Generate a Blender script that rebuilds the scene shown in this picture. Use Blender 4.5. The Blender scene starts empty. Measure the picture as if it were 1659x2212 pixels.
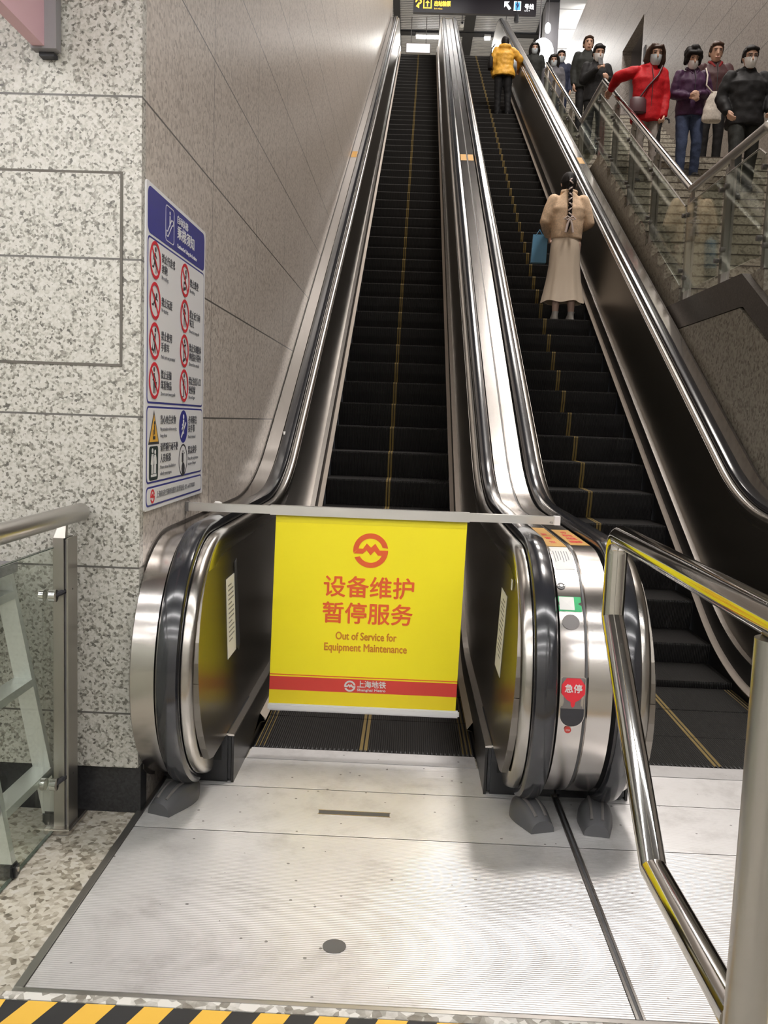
import bpy, bmesh, math, random
from mathutils import Vector, Matrix, Euler
R_ = math.radians
S = bpy.context.scene
COL = S.collection
random.seed(7)

# ------------------------------------------------------------------ camera, world, exposure
CAM = (0.1514, -3.7185, 1.4708)
PITCH, YAW, ROLL, FPX = -0.1053, -0.0258, 0.0361, 1872.67
def camera():
    cp, sp, cy, sy = math.cos(PITCH), math.sin(PITCH), math.cos(YAW), math.sin(YAW)
    f = Vector((sy*cp, cy*cp, sp)); r = Vector((cy, -sy, 0)); u = r.cross(f)
    cr, sr = math.cos(ROLL), math.sin(ROLL)
    r2 = cr*r + sr*u; u2 = -sr*r + cr*u
    cd = bpy.data.cameras.new('camera'); co = bpy.data.objects.new('camera', cd); COL.objects.link(co)
    M = Matrix((r2, u2, -f)).transposed().to_4x4(); M.translation = Vector(CAM)
    co.matrix_world = M
    cd.sensor_fit = 'HORIZONTAL'; cd.sensor_width = 36.0; cd.lens = 36.0*FPX/1659.0
    cd.clip_start = 0.05; cd.clip_end = 200
    S.camera = co
camera()
W = bpy.data.worlds.new('world'); S.world = W; W.use_nodes = True
W.node_tree.nodes['Background'].inputs[0].default_value = (0.9, 0.92, 1.0, 1)
W.node_tree.nodes['Background'].inputs[1].default_value = 0.12
S.view_settings.view_transform = 'Standard'; S.view_settings.look = 'None'
S.view_settings.exposure = 0.0; S.view_settings.gamma = 1.0; S.view_settings.use_curve_mapping = False
try:
    S.cycles.use_denoising = True; S.cycles.max_bounces = 8; S.cycles.diffuse_bounces = 4
    S.cycles.glossy_bounces = 5; S.cycles.transmission_bounces = 6; S.cycles.transparent_max_bounces = 12
    S.cycles.sample_clamp_indirect = 6.0; S.cycles.caustics_reflective = False; S.cycles.caustics_refractive = False
except Exception: pass

# lamp powers (the lamps themselves are built with their fixtures further down)
HALL_TUBE = 27.0      # emission of the tubes over the lower hall
SHAFT_W = 520.0       # watts of each lamp over the escalator shaft
UPPER_TUBE = 14.0     # emission of the tubes in the upper hall
UPPER_W = 720.0

# ------------------------------------------------------------------ materials
def mat(name, col, rough=0.5, metal=0.0, spec=0.5, emit=None, estr=0.0, coat=0.0):
    m = bpy.data.materials.new(name); m.use_nodes = True
    b = m.node_tree.nodes['Principled BSDF']
    b.inputs['Base Color'].default_value = (*col, 1); b.inputs['Roughness'].default_value = rough
    b.inputs['Metallic'].default_value = metal; b.inputs['Specular IOR Level'].default_value = spec
    if coat: b.inputs['Coat Weight'].default_value = coat; b.inputs['Coat Roughness'].default_value = 0.08
    if emit: b.inputs['Emission Color'].default_value = (*emit, 1); b.inputs['Emission Strength'].default_value = estr
    return m
def nodes(m): return m.node_tree, m.node_tree.nodes['Principled BSDF']
def N(nt, t, **kw):
    n = nt.nodes.new(t)
    for k, v in kw.items(): setattr(n, k, v)
    return n
def ramp(nt, stops, interp='LINEAR'):
    r = N(nt, 'ShaderNodeValToRGB'); e = r.color_ramp.elements; r.color_ramp.interpolation = interp
    while len(e) < len(stops): e.new(0.5)
    for q, (p, c) in zip(e, stops): q.position = p; q.color = (*c, 1) if len(c) == 3 else c
    return r
def math_n(nt, op, a, b=None, c=None):
    n = N(nt, 'ShaderNodeMath', operation=op)
    for i, v in enumerate((a, b, c)):
        if v is None: continue
        if isinstance(v, (int, float)): n.inputs[i].default_value = v
        else: nt.links.new(v, n.inputs[i])
    return n.outputs[0]
def world_pos(nt):
    g = N(nt, 'ShaderNodeNewGeometry'); return g.outputs['Position']
def mix_col(nt, fac, a, b):
    m = N(nt, 'ShaderNodeMix', data_type='RGBA')
    for i, v in ((0, fac), (6, a), (7, b)):
        if isinstance(v, (int, float)): m.inputs[i].default_value = v
        elif isinstance(v, tuple): m.inputs[i].default_value = (*v, 1)
        else: nt.links.new(v, m.inputs[i])
    return m.outputs[2]

def granite(name, stops, scale=75, rough=0.45, joints=None, bump=0.0, soft=0.0, jcol=(0.10, 0.095, 0.085)):
    """speckled stone; joints = list of (axis, pitch, offset, half width)"""
    m = mat(name, (0.6, 0.6, 0.55), rough); nt, b = nodes(m); L = nt.links
    pos = world_pos(nt)
    v = N(nt, 'ShaderNodeTexVoronoi', feature='F1'); v.inputs['Scale'].default_value = scale; L.new(pos, v.inputs['Vector'])
    n1 = N(nt, 'ShaderNodeTexNoise'); n1.inputs['Scale'].default_value = scale*0.40; n1.inputs['Detail'].default_value = 4
    n1.inputs['Roughness'].default_value = 0.62; L.new(pos, n1.inputs['Vector'])
    sep = N(nt, 'ShaderNodeSeparateColor'); L.new(v.outputs['Color'], sep.inputs[0])
    # mix of a random value per grain and a noise field makes irregular clumps of grains
    f = math_n(nt, 'ADD', math_n(nt, 'MULTIPLY', sep.outputs[0], 0.52), math_n(nt, 'MULTIPLY', n1.outputs['Fac'], 0.68))
    r = ramp(nt, stops); L.new(f, r.inputs[0])
    col = r.outputs[0]
    if joints:
        sx = N(nt, 'ShaderNodeSeparateXYZ'); L.new(pos, sx.inputs[0]); tot = None
        for ax, pitch, off, hw in joints:
            q = math_n(nt, 'SUBTRACT', sx.outputs[ax], off - 50*pitch)
            q = math_n(nt, 'MODULO', q, pitch)
            q = math_n(nt, 'MINIMUM', q, math_n(nt, 'SUBTRACT', pitch, q))
            q = math_n(nt, 'LESS_THAN', q, hw)
            tot = q if tot is None else math_n(nt, 'MAXIMUM', tot, q)
        col = mix_col(nt, tot, col, jcol)
    L.new(col, b.inputs['Base Color'])
    if bump:
        bm_ = N(nt, 'ShaderNodeBump'); bm_.inputs['Strength'].default_value = bump; bm_.inputs['Distance'].default_value = 0.003
        L.new(n1.outputs['Fac'], bm_.inputs['Height']); L.new(bm_.outputs[0], b.inputs['Normal'])
    return m

def brushed(name, col, rough, stretch=(3, 120, 120), var=0.12, metal=1.0, stain=0.0):
    m = mat(name, col, rough, metal); nt, b = nodes(m); L = nt.links
    pos = world_pos(nt); mp = N(nt, 'ShaderNodeMapping'); mp.inputs['Scale'].default_value = stretch; L.new(pos, mp.inputs[0])
    n = N(nt, 'ShaderNodeTexNoise'); n.inputs['Scale'].default_value = 1.0; n.inputs['Detail'].default_value = 3; L.new(mp.outputs[0], n.inputs['Vector'])
    L.new(math_n(nt, 'ADD', math_n(nt, 'MULTIPLY', n.outputs['Fac'], var), rough - var/2), b.inputs['Roughness'])
    if stain:
        n2 = N(nt, 'ShaderNodeTexNoise'); n2.inputs['Scale'].default_value = 9; n2.inputs['Detail'].default_value = 6; L.new(pos, n2.inputs['Vector'])
        r = ramp(nt, [(0.35, tuple(c*(1-stain) for c in col)), (0.6, col)]); L.new(n2.outputs['Fac'], r.inputs[0]); L.new(r.outputs[0], b.inputs['Base Color'])
    return m

M = {}
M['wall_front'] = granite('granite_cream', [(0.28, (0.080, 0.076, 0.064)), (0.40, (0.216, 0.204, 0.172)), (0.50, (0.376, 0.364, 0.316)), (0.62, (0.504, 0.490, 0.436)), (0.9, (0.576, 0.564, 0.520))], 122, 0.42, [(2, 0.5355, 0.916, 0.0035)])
M['wall_side'] = granite('granite_side', [(0.25, (0.264, 0.226, 0.194)), (0.45, (0.432, 0.382, 0.334)), (0.6, (0.528, 0.472, 0.414)), (0.9, (0.624, 0.566, 0.504))], 70, 0.36, [(2, 0.5355, 0.916, 0.004), (1, 1.12, 0.36, 0.0035)])  # same granite as the front; brownish cast of its light put into the colour
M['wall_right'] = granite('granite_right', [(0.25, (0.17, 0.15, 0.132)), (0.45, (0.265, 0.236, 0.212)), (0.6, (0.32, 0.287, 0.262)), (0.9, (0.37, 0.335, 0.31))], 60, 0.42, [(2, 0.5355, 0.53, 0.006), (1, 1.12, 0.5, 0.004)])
M['floor'] = granite('granite_floor', [(0.25, (0.081, 0.067, 0.048)), (0.40, (0.244, 0.215, 0.163)), (0.52, (0.407, 0.370, 0.303)), (0.7, (0.533, 0.503, 0.429)), (0.9, (0.577, 0.555, 0.503))], 62, 0.5, None, 0.35)
M['terrazzo'] = granite('terrazzo_stair', [(0.25, (0.117, 0.101, 0.078)), (0.42, (0.218, 0.199, 0.160)), (0.58, (0.300, 0.277, 0.226)), (0.9, (0.374, 0.351, 0.292))], 55, 0.5)
M['stair_nose'] = granite('terrazzo_tread', [(0.25, (0.22, 0.19, 0.15)), (0.45, (0.36, 0.33, 0.27)), (0.9, (0.46, 0.43, 0.36))], 55, 0.5)
M['border'] = granite('dark_border_stone', [(0.3, (0.05, 0.042, 0.036)), (0.6, (0.075, 0.064, 0.055)), (0.9, (0.10, 0.088, 0.076))], 90, 0.35)
M['black_stone'] = granite('black_plinth', [(0.3, (0.012, 0.012, 0.013)), (0.9, (0.03, 0.03, 0.032))], 120, 0.35)
M['plaster'] = mat('hall_plaster', (0.66, 0.65, 0.62), 0.8)
M['header'] = mat('header_cladding', (0.20, 0.19, 0.18), 0.6)
M['hall_ceiling'] = mat('hall_ceiling_panel', (0.22, 0.22, 0.22), 0.7)
M['steel'] = brushed('brushed_steel', (0.62, 0.585, 0.545), 0.24, (4, 160, 160), 0.10)
M['steel_deck'] = brushed('brushed_deck_steel', (0.52, 0.49, 0.465), 0.19, (90, 2, 2), 0.015)
M['panel'] = mat('dark_balustrade_panel', (0.19, 0.175, 0.155), 0.33, 1.0)
M['trim'] = brushed('trim_steel', (0.40, 0.38, 0.35), 0.22, (120, 3, 3), 0.03)
M['chrome'] = mat('polished_pipe', (0.66, 0.65, 0.63), 0.09, 1.0)
M['rail_steel'] = brushed('rail_steel', (0.48, 0.465, 0.445), 0.30, (60, 60, 6), 0.1)
M['post_steel'] = brushed('post_steel', (0.41, 0.39, 0.36), 0.32, (80, 80, 4), 0.1)
M['alu'] = brushed('aluminium_section', (0.80, 0.79, 0.77), 0.30, (3, 90, 90), 0.1)
M['rubber'] = mat('handrail_rubber', (0.016, 0.017, 0.021), 0.17, 0, 0.6, coat=0.25)
M['black_plastic'] = mat('black_plastic', (0.012, 0.0125, 0.014), 0.38)
M['void'] = mat('dark_gap', (0.006, 0.006, 0.006), 0.8)
M['guard'] = mat('grey_guard_rubber', (0.085, 0.086, 0.09), 0.42)
M['skirt'] = mat('skirt_black', (0.022, 0.021, 0.02), 0.36, 0.3)
M['brush'] = mat('brush_strip_pale', (0.50, 0.44, 0.38), 0.55)
M['yellow_line'] = mat('step_yellow', (0.17, 0.115, 0.025), 0.65)
M['groove'] = mat('stone_groove', (0.11, 0.10, 0.085), 0.8)
M['white'] = mat('white_paint', (0.80, 0.80, 0.80), 0.45)
M['paper'] = mat('paper_white', (0.72, 0.72, 0.70), 0.6)
M['blue_ink'] = mat('sign_blue', (0.030, 0.034, 0.235), 0.4)
M['ink'] = mat('ink_black', (0.03, 0.03, 0.035), 0.6)
M['text_ink'] = mat('ink_dark_grey', (0.075, 0.075, 0.085), 0.6)
M['grey_ink'] = mat('ink_grey', (0.22, 0.22, 0.23), 0.6)
M['red_ink'] = mat('ink_red', (0.62, 0.02, 0.035), 0.5)
M['amber'] = mat('sign_amber', (0.75, 0.42, 0.06), 0.5)
M['dark_green'] = mat('sign_dark_green', (0.015, 0.03, 0.028), 0.5)
M['banner'] = mat('banner_yellow', (1.0, 0.86, 0.012), 0.42)
M['banner_hem'] = mat('banner_hem_yellow', (0.84, 0.72, 0.012), 0.45)
M['banner_low'] = mat('banner_lower_yellow', (0.88, 0.70, 0.012), 0.45)
M['banner_red'] = mat('banner_red', (0.60, 0.045, 0.03), 0.45)
M['banner_orange'] = mat('banner_orange_ink', (0.72, 0.105, 0.02), 0.5)
M['banner_brown'] = mat('banner_brown_ink', (0.56, 0.20, 0.01), 0.5)
M['sticker'] = mat('sticker_ochre', (0.55, 0.30, 0.06), 0.5)
M['green'] = mat('sticker_green', (0.03, 0.36, 0.13), 0.45)
M['pink'] = mat('pink_sign_face', (0.74, 0.47, 0.51), 0.5)
M['grey_paint'] = mat('grey_paint', (0.23, 0.22, 0.23), 0.5)
M['mid_grey'] = mat('mid_grey_lens', (0.16, 0.15, 0.145), 0.4)
M['led_red'] = mat('red_button', (0.42, 0.03, 0.02), 0.35)
M['tape_black'] = mat('tape_black', (0.022, 0.022, 0.023), 0.6)
M['tape_yellow'] = mat('tape_yellow', (0.84, 0.50, 0.07), 0.55)
M['stone_strip'] = granite('dirty_stone_strip', [(0.3, (0.20, 0.18, 0.15)), (0.5, (0.36, 0.34, 0.30)), (0.75, (0.78, 0.76, 0.72))], 40, 0.6)
M['ladder'] = brushed('ladder_aluminium', (0.74, 0.76, 0.74), 0.42, (30, 30, 4), 0.1, 0.7)
M['tube'] = mat('lamp_tube', (1, 1, 1), 0.5, emit=(1.0, 0.975, 0.96), estr=HALL_TUBE)
M['tube_up'] = mat('lamp_tube_upper', (1, 1, 1), 0.5, emit=(1.0, 0.98, 0.96), estr=UPPER_TUBE)
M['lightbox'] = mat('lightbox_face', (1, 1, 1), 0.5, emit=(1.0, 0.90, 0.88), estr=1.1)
M['lamp_glow'] = mat('lamp_glow', (1, 1, 1), 0.5, emit=(0.95, 0.97, 1.0), estr=14.0)
M['lit_white'] = mat('lit_cladding', (0.85, 0.85, 0.86), 0.4)
M['sign_black'] = mat('hanging_sign_black', (0.014, 0.010, 0.018), 0.4)
M['glow_amber'] = mat('sign_letter_amber', (1, 0.7, 0.1), 0.5, emit=(1.0, 0.62, 0.05), estr=1.6)
M['glow_white'] = mat('sign_letter_white', (1, 1, 1), 0.5, emit=(0.95, 0.95, 1.0), estr=1.6)
M['glow_blue'] = mat('sign_box_blue', (0.1, 0.4, 0.9), 0.5, emit=(0.12, 0.42, 0.9), estr=1.2)
M['slat'] = mat('ceiling_slat_grey', (0.50, 0.50, 0.52), 0.45)
M['beam'] = mat('ceiling_dark_gap', (0.018, 0.018, 0.022), 0.6)

def glass_mat():
    m = bpy.data.materials.new('clear_glass'); m.use_nodes = True; nt = m.node_tree
    nt.nodes.clear(); out = N(nt, 'ShaderNodeOutputMaterial')
    tr = N(nt, 'ShaderNodeBsdfTransparent'); tr.inputs[0].default_value = (0.93, 0.955, 0.925, 1)
    gl = N(nt, 'ShaderNodeBsdfGlossy'); gl.inputs['Roughness'].default_value = 0.03; gl.inputs[0].default_value = (0.9, 0.95, 0.92, 1)
    lw = N(nt, 'ShaderNodeLayerWeight'); fr = math_n(nt, 'ADD', math_n(nt, 'MULTIPLY', math_n(nt, 'POWER', lw.outputs['Facing'], 5.0), 0.8), 0.035)
    mx = N(nt, 'ShaderNodeMixShader'); nt.links.new(fr, mx.inputs[0]); nt.links.new(tr.outputs[0], mx.inputs[1]); nt.links.new(gl.outputs[0], mx.inputs[2])
    nt.links.new(mx.outputs[0], out.inputs[0]); return m
M['glass'] = glass_mat()
M['glass_edge'] = mat('glass_edge_green', (0.05, 0.075, 0.06), 0.2)

def plate_mat(name, rough, metal, k=1.0):
    m = mat(name, (0.80, 0.785, 0.78), rough, metal); nt, b = nodes(m); L = nt.links
    pos = world_pos(nt)
    n2 = N(nt, 'ShaderNodeTexNoise'); n2.inputs['Scale'].default_value = 5; n2.inputs['Detail'].default_value = 7; n2.inputs['Roughness'].default_value = 0.7; L.new(pos, n2.inputs['Vector'])
    r = ramp(nt, [(0.30, (0.66*k, 0.64*k, 0.63*k)), (0.5, (0.84*k, 0.825*k, 0.82*k)), (0.8, (0.90*k, 0.885*k, 0.885*k))]); L.new(n2.outputs['Fac'], r.inputs[0])
    v = N(nt, 'ShaderNodeTexVoronoi'); v.inputs['Scale'].default_value = 26; L.new(pos, v.inputs['Vector'])
    sep = N(nt, 'ShaderNodeSeparateColor'); L.new(v.outputs['Color'], sep.inputs[0])
    spot = math_n(nt, 'MULTIPLY', math_n(nt, 'LESS_THAN', v.outputs['Distance'], 0.13), math_n(nt, 'GREATER_THAN', sep.outputs[0], 0.86))
    L.new(mix_col(nt, math_n(nt, 'MULTIPLY', spot, 0.8), r.outputs[0], (0.13, 0.12, 0.115)), b.inputs['Base Color'])
    return m
M['plate'] = plate_mat('ribbed_aluminium', 0.31, 0.50, 0.80); M['plate_worn'] = plate_mat('worn_aluminium', 0.38, 0.35, 0.82)

def step_mat():
    m = mat('step_dark_metal', (0.030, 0.029, 0.028), 0.42, 0.35); nt, b = nodes(m); L = nt.links
    tc = N(nt, 'ShaderNodeTexCoord'); sx = N(nt, 'ShaderNodeSeparateXYZ'); L.new(tc.outputs['Object'], sx.inputs[0])
    w = math_n(nt, 'SINE', math_n(nt, 'MULTIPLY', sx.outputs[0], 2*math.pi/0.0098))
    bp = N(nt, 'ShaderNodeBump'); bp.inputs['Strength'].default_value = 0.5; bp.inputs['Distance'].default_value = 0.004
    L.new(w, bp.inputs['Height']); L.new(bp.outputs[0], b.inputs['Normal'])
    r = ramp(nt, [(0.35, (0.010, 0.010, 0.010)), (0.65, (0.042, 0.040, 0.038))]); L.new(math_n(nt, 'ADD', math_n(nt, 'MULTIPLY', w, 0.5), 0.5), r.inputs[0])
    L.new(r.outputs[0], b.inputs['Base Color'])
    return m
M['step'] = step_mat()

# ------------------------------------------------------------------ mesh helpers
class MB:
    def __init__(s): s.v = []; s.f = []; s.sm = []
    def add(s, vs, fs, smooth=False):
        o = len(s.v); s.v += [tuple(q) for q in vs]; s.f += [tuple(i+o for i in q) for q in fs]; s.sm += [smooth]*len(fs); return s
    def box(s, c, d, rot=None):
        x, y, z = d[0]/2, d[1]/2, d[2]/2
        vs = [Vector((a*x, b*y, e*z)) for e in (-1, 1) for b in (-1, 1) for a in (-1, 1)]
        if rot is not None: vs = [rot @ q for q in vs]
        vs = [q + Vector(c) for q in vs]
        return s.add(vs, [(0, 2, 3, 1), (4, 5, 7, 6), (0, 1, 5, 4), (2, 6, 7, 3), (0, 4, 6, 2), (1, 3, 7, 5)])
    def b2(s, a, b): return s.box([(p+q)/2 for p, q in zip(a, b)], [abs(q-p) for p, q in zip(a, b)])
    def bbox(s, a, b, r):
        """box with chamfered long edges (bevel r on all edges along every axis)"""
        bm = bmesh.new(); bmesh.ops.create_cube(bm, size=1)
        for v in bm.verts: v.co = Vector([(p+q)/2 + k*abs(q-p) for p, q, k in zip(a, b, v.co)])
        bmesh.ops.bevel(bm, geom=bm.edges[:], offset=r, segments=2, affect='EDGES')
        bm.verts.index_update(); s.add([v.co[:] for v in bm.verts], [[v.index for v in f.verts] for f in bm.faces]); bm.free(); return s
    def tube(s, pts, r, seg=12, caps=True, smooth=True, sq=None):
        """round tube along points; r a number or list (or (ru, rv) pairs)"""
        pts = [Vector(p) for p in pts]; n = len(pts)
        rs = r if isinstance(r, (list, tuple)) and len(r) == n and not (n == 2 and isinstance(r, tuple)) else [r]*n
        T = []
        for i in range(n):
            a = (pts[i]-pts[i-1]).normalized() if i else None
            b = (pts[i+1]-pts[i]).normalized() if i < n-1 else None
            T.append((a+b).normalized() if a and b and (a+b).length > 1e-6 else (b or a))
        up = Vector((0, 0, 1)) if abs(T[0].z) < 0.9 else Vector((0, 1, 0))
        u = T[0].cross(up).normalized(); vs = []; fs = []
        for i in range(n):
            u = (u - T[i]*u.dot(T[i])).normalized(); w = T[i].cross(u)
            k = 1.0
            if 0 < i < n-1:
                c = (pts[i]-pts[i-1]).normalized().dot(T[i]); k = 1/max(c, 0.5)
            ru, rv = rs[i] if isinstance(rs[i], (tuple, list)) else (rs[i], rs[i])
            for j in range(seg):
                t = 2*math.pi*j/seg; vs.append(pts[i] + u*ru*math.cos(t) + w*rv*math.sin(t))
        for i in range(n-1):
            for j in range(seg):
                a = i*seg+j; b = i*seg+(j+1) % seg; fs.append((a, b, b+seg, a+seg))
        s.add(vs, fs, smooth)
        if caps:
            o = len(s.v) - len(vs)
            s.f.append(tuple(o+j for j in reversed(range(seg)))); s.sm.append(False)
            s.f.append(tuple(o+(n-1)*seg+j for j in range(seg))); s.sm.append(False)
        return s
    def capsule(s, pts, rs, seg=12):
        """tube with rounded ends, for fusing into bodies"""
        pts = [Vector(p) for p in pts]; rs = list(rs)
        def rr(q): return q if isinstance(q, (tuple, list)) else (q, q)
        d0 = (pts[0]-pts[1]).normalized(); d1 = (pts[-1]-pts[-2]).normalized()
        a0, a1 = rr(rs[0]), rr(rs[-1])
        P = []; Q = []
        for t in (0.98, 0.8, 0.45):
            h = min(a0)*t; k = math.sqrt(1-t*t); P.append(pts[0]+d0*h); Q.append((a0[0]*k, a0[1]*k))
        P += pts; Q += [rr(q) for q in rs]
        for t in (0.45, 0.8, 0.98):
            h = min(a1)*t; k = math.sqrt(1-t*t); P.append(pts[-1]+d1*h); Q.append((a1[0]*k, a1[1]*k))
        return s.tube(P, Q, seg)
    def rings(s, rs, seg=20, caps=True, smooth=True):
        """stack of horizontal ellipses (cx, cy, z, rx, ry)"""
        vs = []; fs = []
        for cx, cy, z, rx, ry in rs:
            for j in range(seg):
                t = 2*math.pi*j/seg; vs.append((cx+rx*math.cos(t), cy+ry*math.sin(t), z))
        for i in range(len(rs)-1):
            for j in range(seg):
                a = i*seg+j; b = i*seg+(j+1) % seg; fs.append((a, b, b+seg, a+seg))
        s.add(vs, fs, smooth)
        if caps:
            o = len(s.v)-len(vs); n = len(rs)
            s.f.append(tuple(o+j for j in reversed(range(seg)))); s.sm.append(False)
            s.f.append(tuple(o+(n-1)*seg+j for j in range(seg))); s.sm.append(False)
        return s
    def ball(s, c, r, seg=16, rg=10):
        rx, ry, rz = r if isinstance(r, (tuple, list)) else (r, r, r)
        rs = []
        for i in range(rg+1):
            t = math.pi*(i/rg) - math.pi/2; t = max(-1.553, min(1.553, t))
            rs.append((c[0], c[1], c[2]+rz*math.sin(t), rx*math.cos(t), ry*math.cos(t)))
        return s.rings(rs, seg)
    def cyl(s, a, b, r, seg=20, smooth=True): return s.tube([a, b], [r, r], seg, True, smooth)
    def poly(s, pts): return s.add(pts, [tuple(range(len(pts)))])
    def prism(s, pts, d, smooth=False):
        """planar polygon pts extruded by vector d"""
        pts = [Vector(p) for p in pts]; d = Vector(d); n = len(pts)
        s.add(pts, [tuple(reversed(range(n)))]); s.add([p+d for p in pts], [tuple(range(n))])
        s.add(pts + [p+d for p in pts], [(i, (i+1) % n, (i+1) % n+n, i+n) for i in range(n)], smooth); return s
    def sweep(s, path, prof, closed=True, caps=True, smooth=True):
        """path: (y, z) points; prof: (x, n) points, n measured along the path's normal"""
        n = len(path); k = len(prof); vs = []; fs = []
        for i in range(n):
            a = Vector(path[max(i-1, 0)]); b = Vector(path[min(i+1, n-1)]); t = (b-a).normalized(); nn = Vector((-t.y, t.x))
            for x, h in prof: vs.append((x, path[i][0]+nn.x*h, path[i][1]+nn.y*h))
        kk = k if closed else k-1
        for i in range(n-1):
            for j in range(kk):
                a = i*k+j; b = i*k+(j+1) % k; fs.append((a, a+k, b+k, b))
        s.add(vs, fs, smooth)
        if caps and closed:
            o = len(s.v)-len(vs)
            s.f.append(tuple(o+j for j in range(k))); s.sm.append(False)
            s.f.append(tuple(o+(n-1)*k+j for j in reversed(range(k)))); s.sm.append(False)
        return s
    def mesh(s, name, m, off=(0, 0, 0), fix=True):
        me = bpy.data.meshes.new(name); o = Vector(off)
        me.from_pydata([tuple(Vector(v)-o) for v in s.v], [], s.f); me.update()
        me.polygons.foreach_set('use_smooth', s.sm)
        if fix:
            bm = bmesh.new(); bm.from_mesh(me); bmesh.ops.recalc_face_normals(bm, faces=bm.faces[:]); bm.to_mesh(me); bm.free()
        if any(s.sm): me.set_sharp_from_angle(angle=R_(38))
        me.materials.append(M[m] if isinstance(m, str) else m)
        return me
    def make(s, name, m, parent=None, fix=True):
        """link as one object; vertices are in world space (parents are unrotated) or in the rotated parent's own space"""
        if parent is None:
            c = Vector([(min(v[i] for v in s.v)+max(v[i] for v in s.v))/2 for i in range(3)]); c.z = min(v[2] for v in s.v)
            o = bpy.data.objects.new(name, s.mesh(name, m, c, fix)); o.location = c
        else:
            local = parent.get('local_build', 0)
            off = (0, 0, 0) if local else wloc(parent)
            o = bpy.data.objects.new(name, s.mesh(name, m, off, fix)); o.parent = parent
            if local: o['local_build'] = 1
        COL.objects.link(o); return o
def wloc(o):
    v = Vector((0, 0, 0))
    while o is not None: v = v + o.location; o = o.parent
    return v
def tag(o, label, cat, group=None, kind=None):
    o['label'] = label
    if cat: o['category'] = cat
    if group: o['group'] = group
    if kind: o['kind'] = kind
    return o
def empty(name, loc, label=None, cat=None, group=None, rz=0, local=False):
    o = bpy.data.objects.new(name, None); o.empty_display_size = 0.1; o.location = loc; o.rotation_euler = (0, 0, rz); COL.objects.link(o)
    if label: tag(o, label, cat, group)
    if local: o['local_build'] = 1
    return o
def struct(name, mb, m, label=None):
    o = mb.make(name, m); o['kind'] = 'structure'
    if label: o['label'] = label
    return o
def copy_tree(o, parent=None):
    c = o.copy(); COL.objects.link(c); c.parent = parent
    for ch in list(o.children): copy_tree(ch, c)
    return c

def text_mesh(body, size, bold=0.0, width=None, extrude=0.0006, align='LEFT'):
    cu = bpy.data.curves.new('lettering', 'FONT'); cu.body = body; cu.size = size; cu.extrude = extrude
    cu.align_x = align; cu.align_y = 'CENTER'; cu.resolution_u = 3
    o = bpy.data.objects.new('lettering', cu); COL.objects.link(o)
    dg = bpy.context.evaluated_depsgraph_get(); dg.update()
    me = bpy.data.meshes.new_from_object(o.evaluated_get(dg))
    vs = [v.co.copy() for v in me.vertices]; fs = [tuple(p.vertices) for p in me.polygons]
    bpy.data.objects.remove(o); bpy.data.curves.remove(cu); bpy.data.meshes.remove(me)
    if vs and width:
        x0 = min(v.x for v in vs); x1 = max(v.x for v in vs); k = width/max(x1-x0, 1e-6)
        c = {'LEFT': x0, 'CENTER': (x0+x1)/2, 'RIGHT': x1}[align]
        for v in vs: v.x = (v.x-c)*k
    if vs and bold:
        n = len(vs); v0 = list(vs); f0 = list(fs)
        for i, (dx, dy) in enumerate(((bold, 0), (-bold, 0), (0, bold), (0, -bold))):
            vs += [Vector((v.x+dx, v.y+dy, v.z+0.00002*(i+1))) for v in v0]; fs += [tuple(q+n*(i+1) for q in f) for f in f0]
    return vs, fs
def text(parent, body, org, xd, yd, size, m, bold=0.0, width=None, align='LEFT', name='lettering', fn=None):
    """lettering on a plane: origin, text direction, up direction; fn maps (u, v, w) to a point instead"""
    vs, fs = text_mesh(body, size, bold, width, align=align)
    if not vs: return None
    xd = Vector(xd); yd = Vector(yd); zd = xd.cross(yd); mb = MB()
    mb.add([fn(v.x, v.y, v.z+0.0007) for v in vs] if fn else [Vector(org)+xd*v.x+yd*v.y+zd*(v.z+0.0007) for v in vs], fs)
    return mb.make(name, m, parent)

def emblem_polys():
    """ring broken on both sides with a zigzag bridge, unit radius"""
    up = [(math.cos(R_(a)), math.sin(R_(a))) for a in range(9, 192, 6)]
    up += [(0.70*math.cos(R_(a)), 0.70*math.sin(R_(a))) for a in range(172, 13, -6)]
    lo = [(math.cos(R_(a)), math.sin(R_(a))) for a in range(0, -161, -6)]
    lo += [(0.70*math.cos(R_(a)), 0.70*math.sin(R_(a))) for a in range(-150, -19, 6)]
    zig = [(-0.98, -0.19), (-0.70, 0.10), (-0.44, 0.10), (-0.23, 0.41), (0.02, 0.17), (0.25, 0.41), (0.52, 0.03), (1.0, 0.03), (0.94, -0.27), (0.43, -0.27), (0.22, -0.02), (0.0, -0.27), (-0.23, 0.02), (-0.44, -0.19)]
    return [up, lo, zig]
def emblem(parent, org, xd, yd, r, m):
    xd = Vector(xd); yd = Vector(yd); zd = xd.cross(yd); mb = MB()
    for i, pl in enumerate(emblem_polys()):
        mb.prism([Vector(org)+xd*x*r+yd*y*r+zd*0.0004 for x, y in pl], zd*(0.0007+0.0002*i))
    return mb.make('emblem', m, parent)
def tri_fix(o):
    bm = bmesh.new(); bm.from_mesh(o.data); bmesh.ops.triangulate(bm, faces=[f for f in bm.faces if len(f.verts) > 4]); bm.to_mesh(o.data); bm.free()
def rrect(w, h, r, n=5):
    pts = []
    for cx, cy, a0 in ((w/2-r, h/2-r, 0), (-w/2+r, h/2-r, 90), (-w/2+r, -h/2+r, 180), (w/2-r, -h/2+r, 270)):
        for i in range(n+1):
            a = R_(a0+90*i/n); pts.append((cx+r*math.cos(a), cy+r*math.sin(a)))
    return pts

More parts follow.
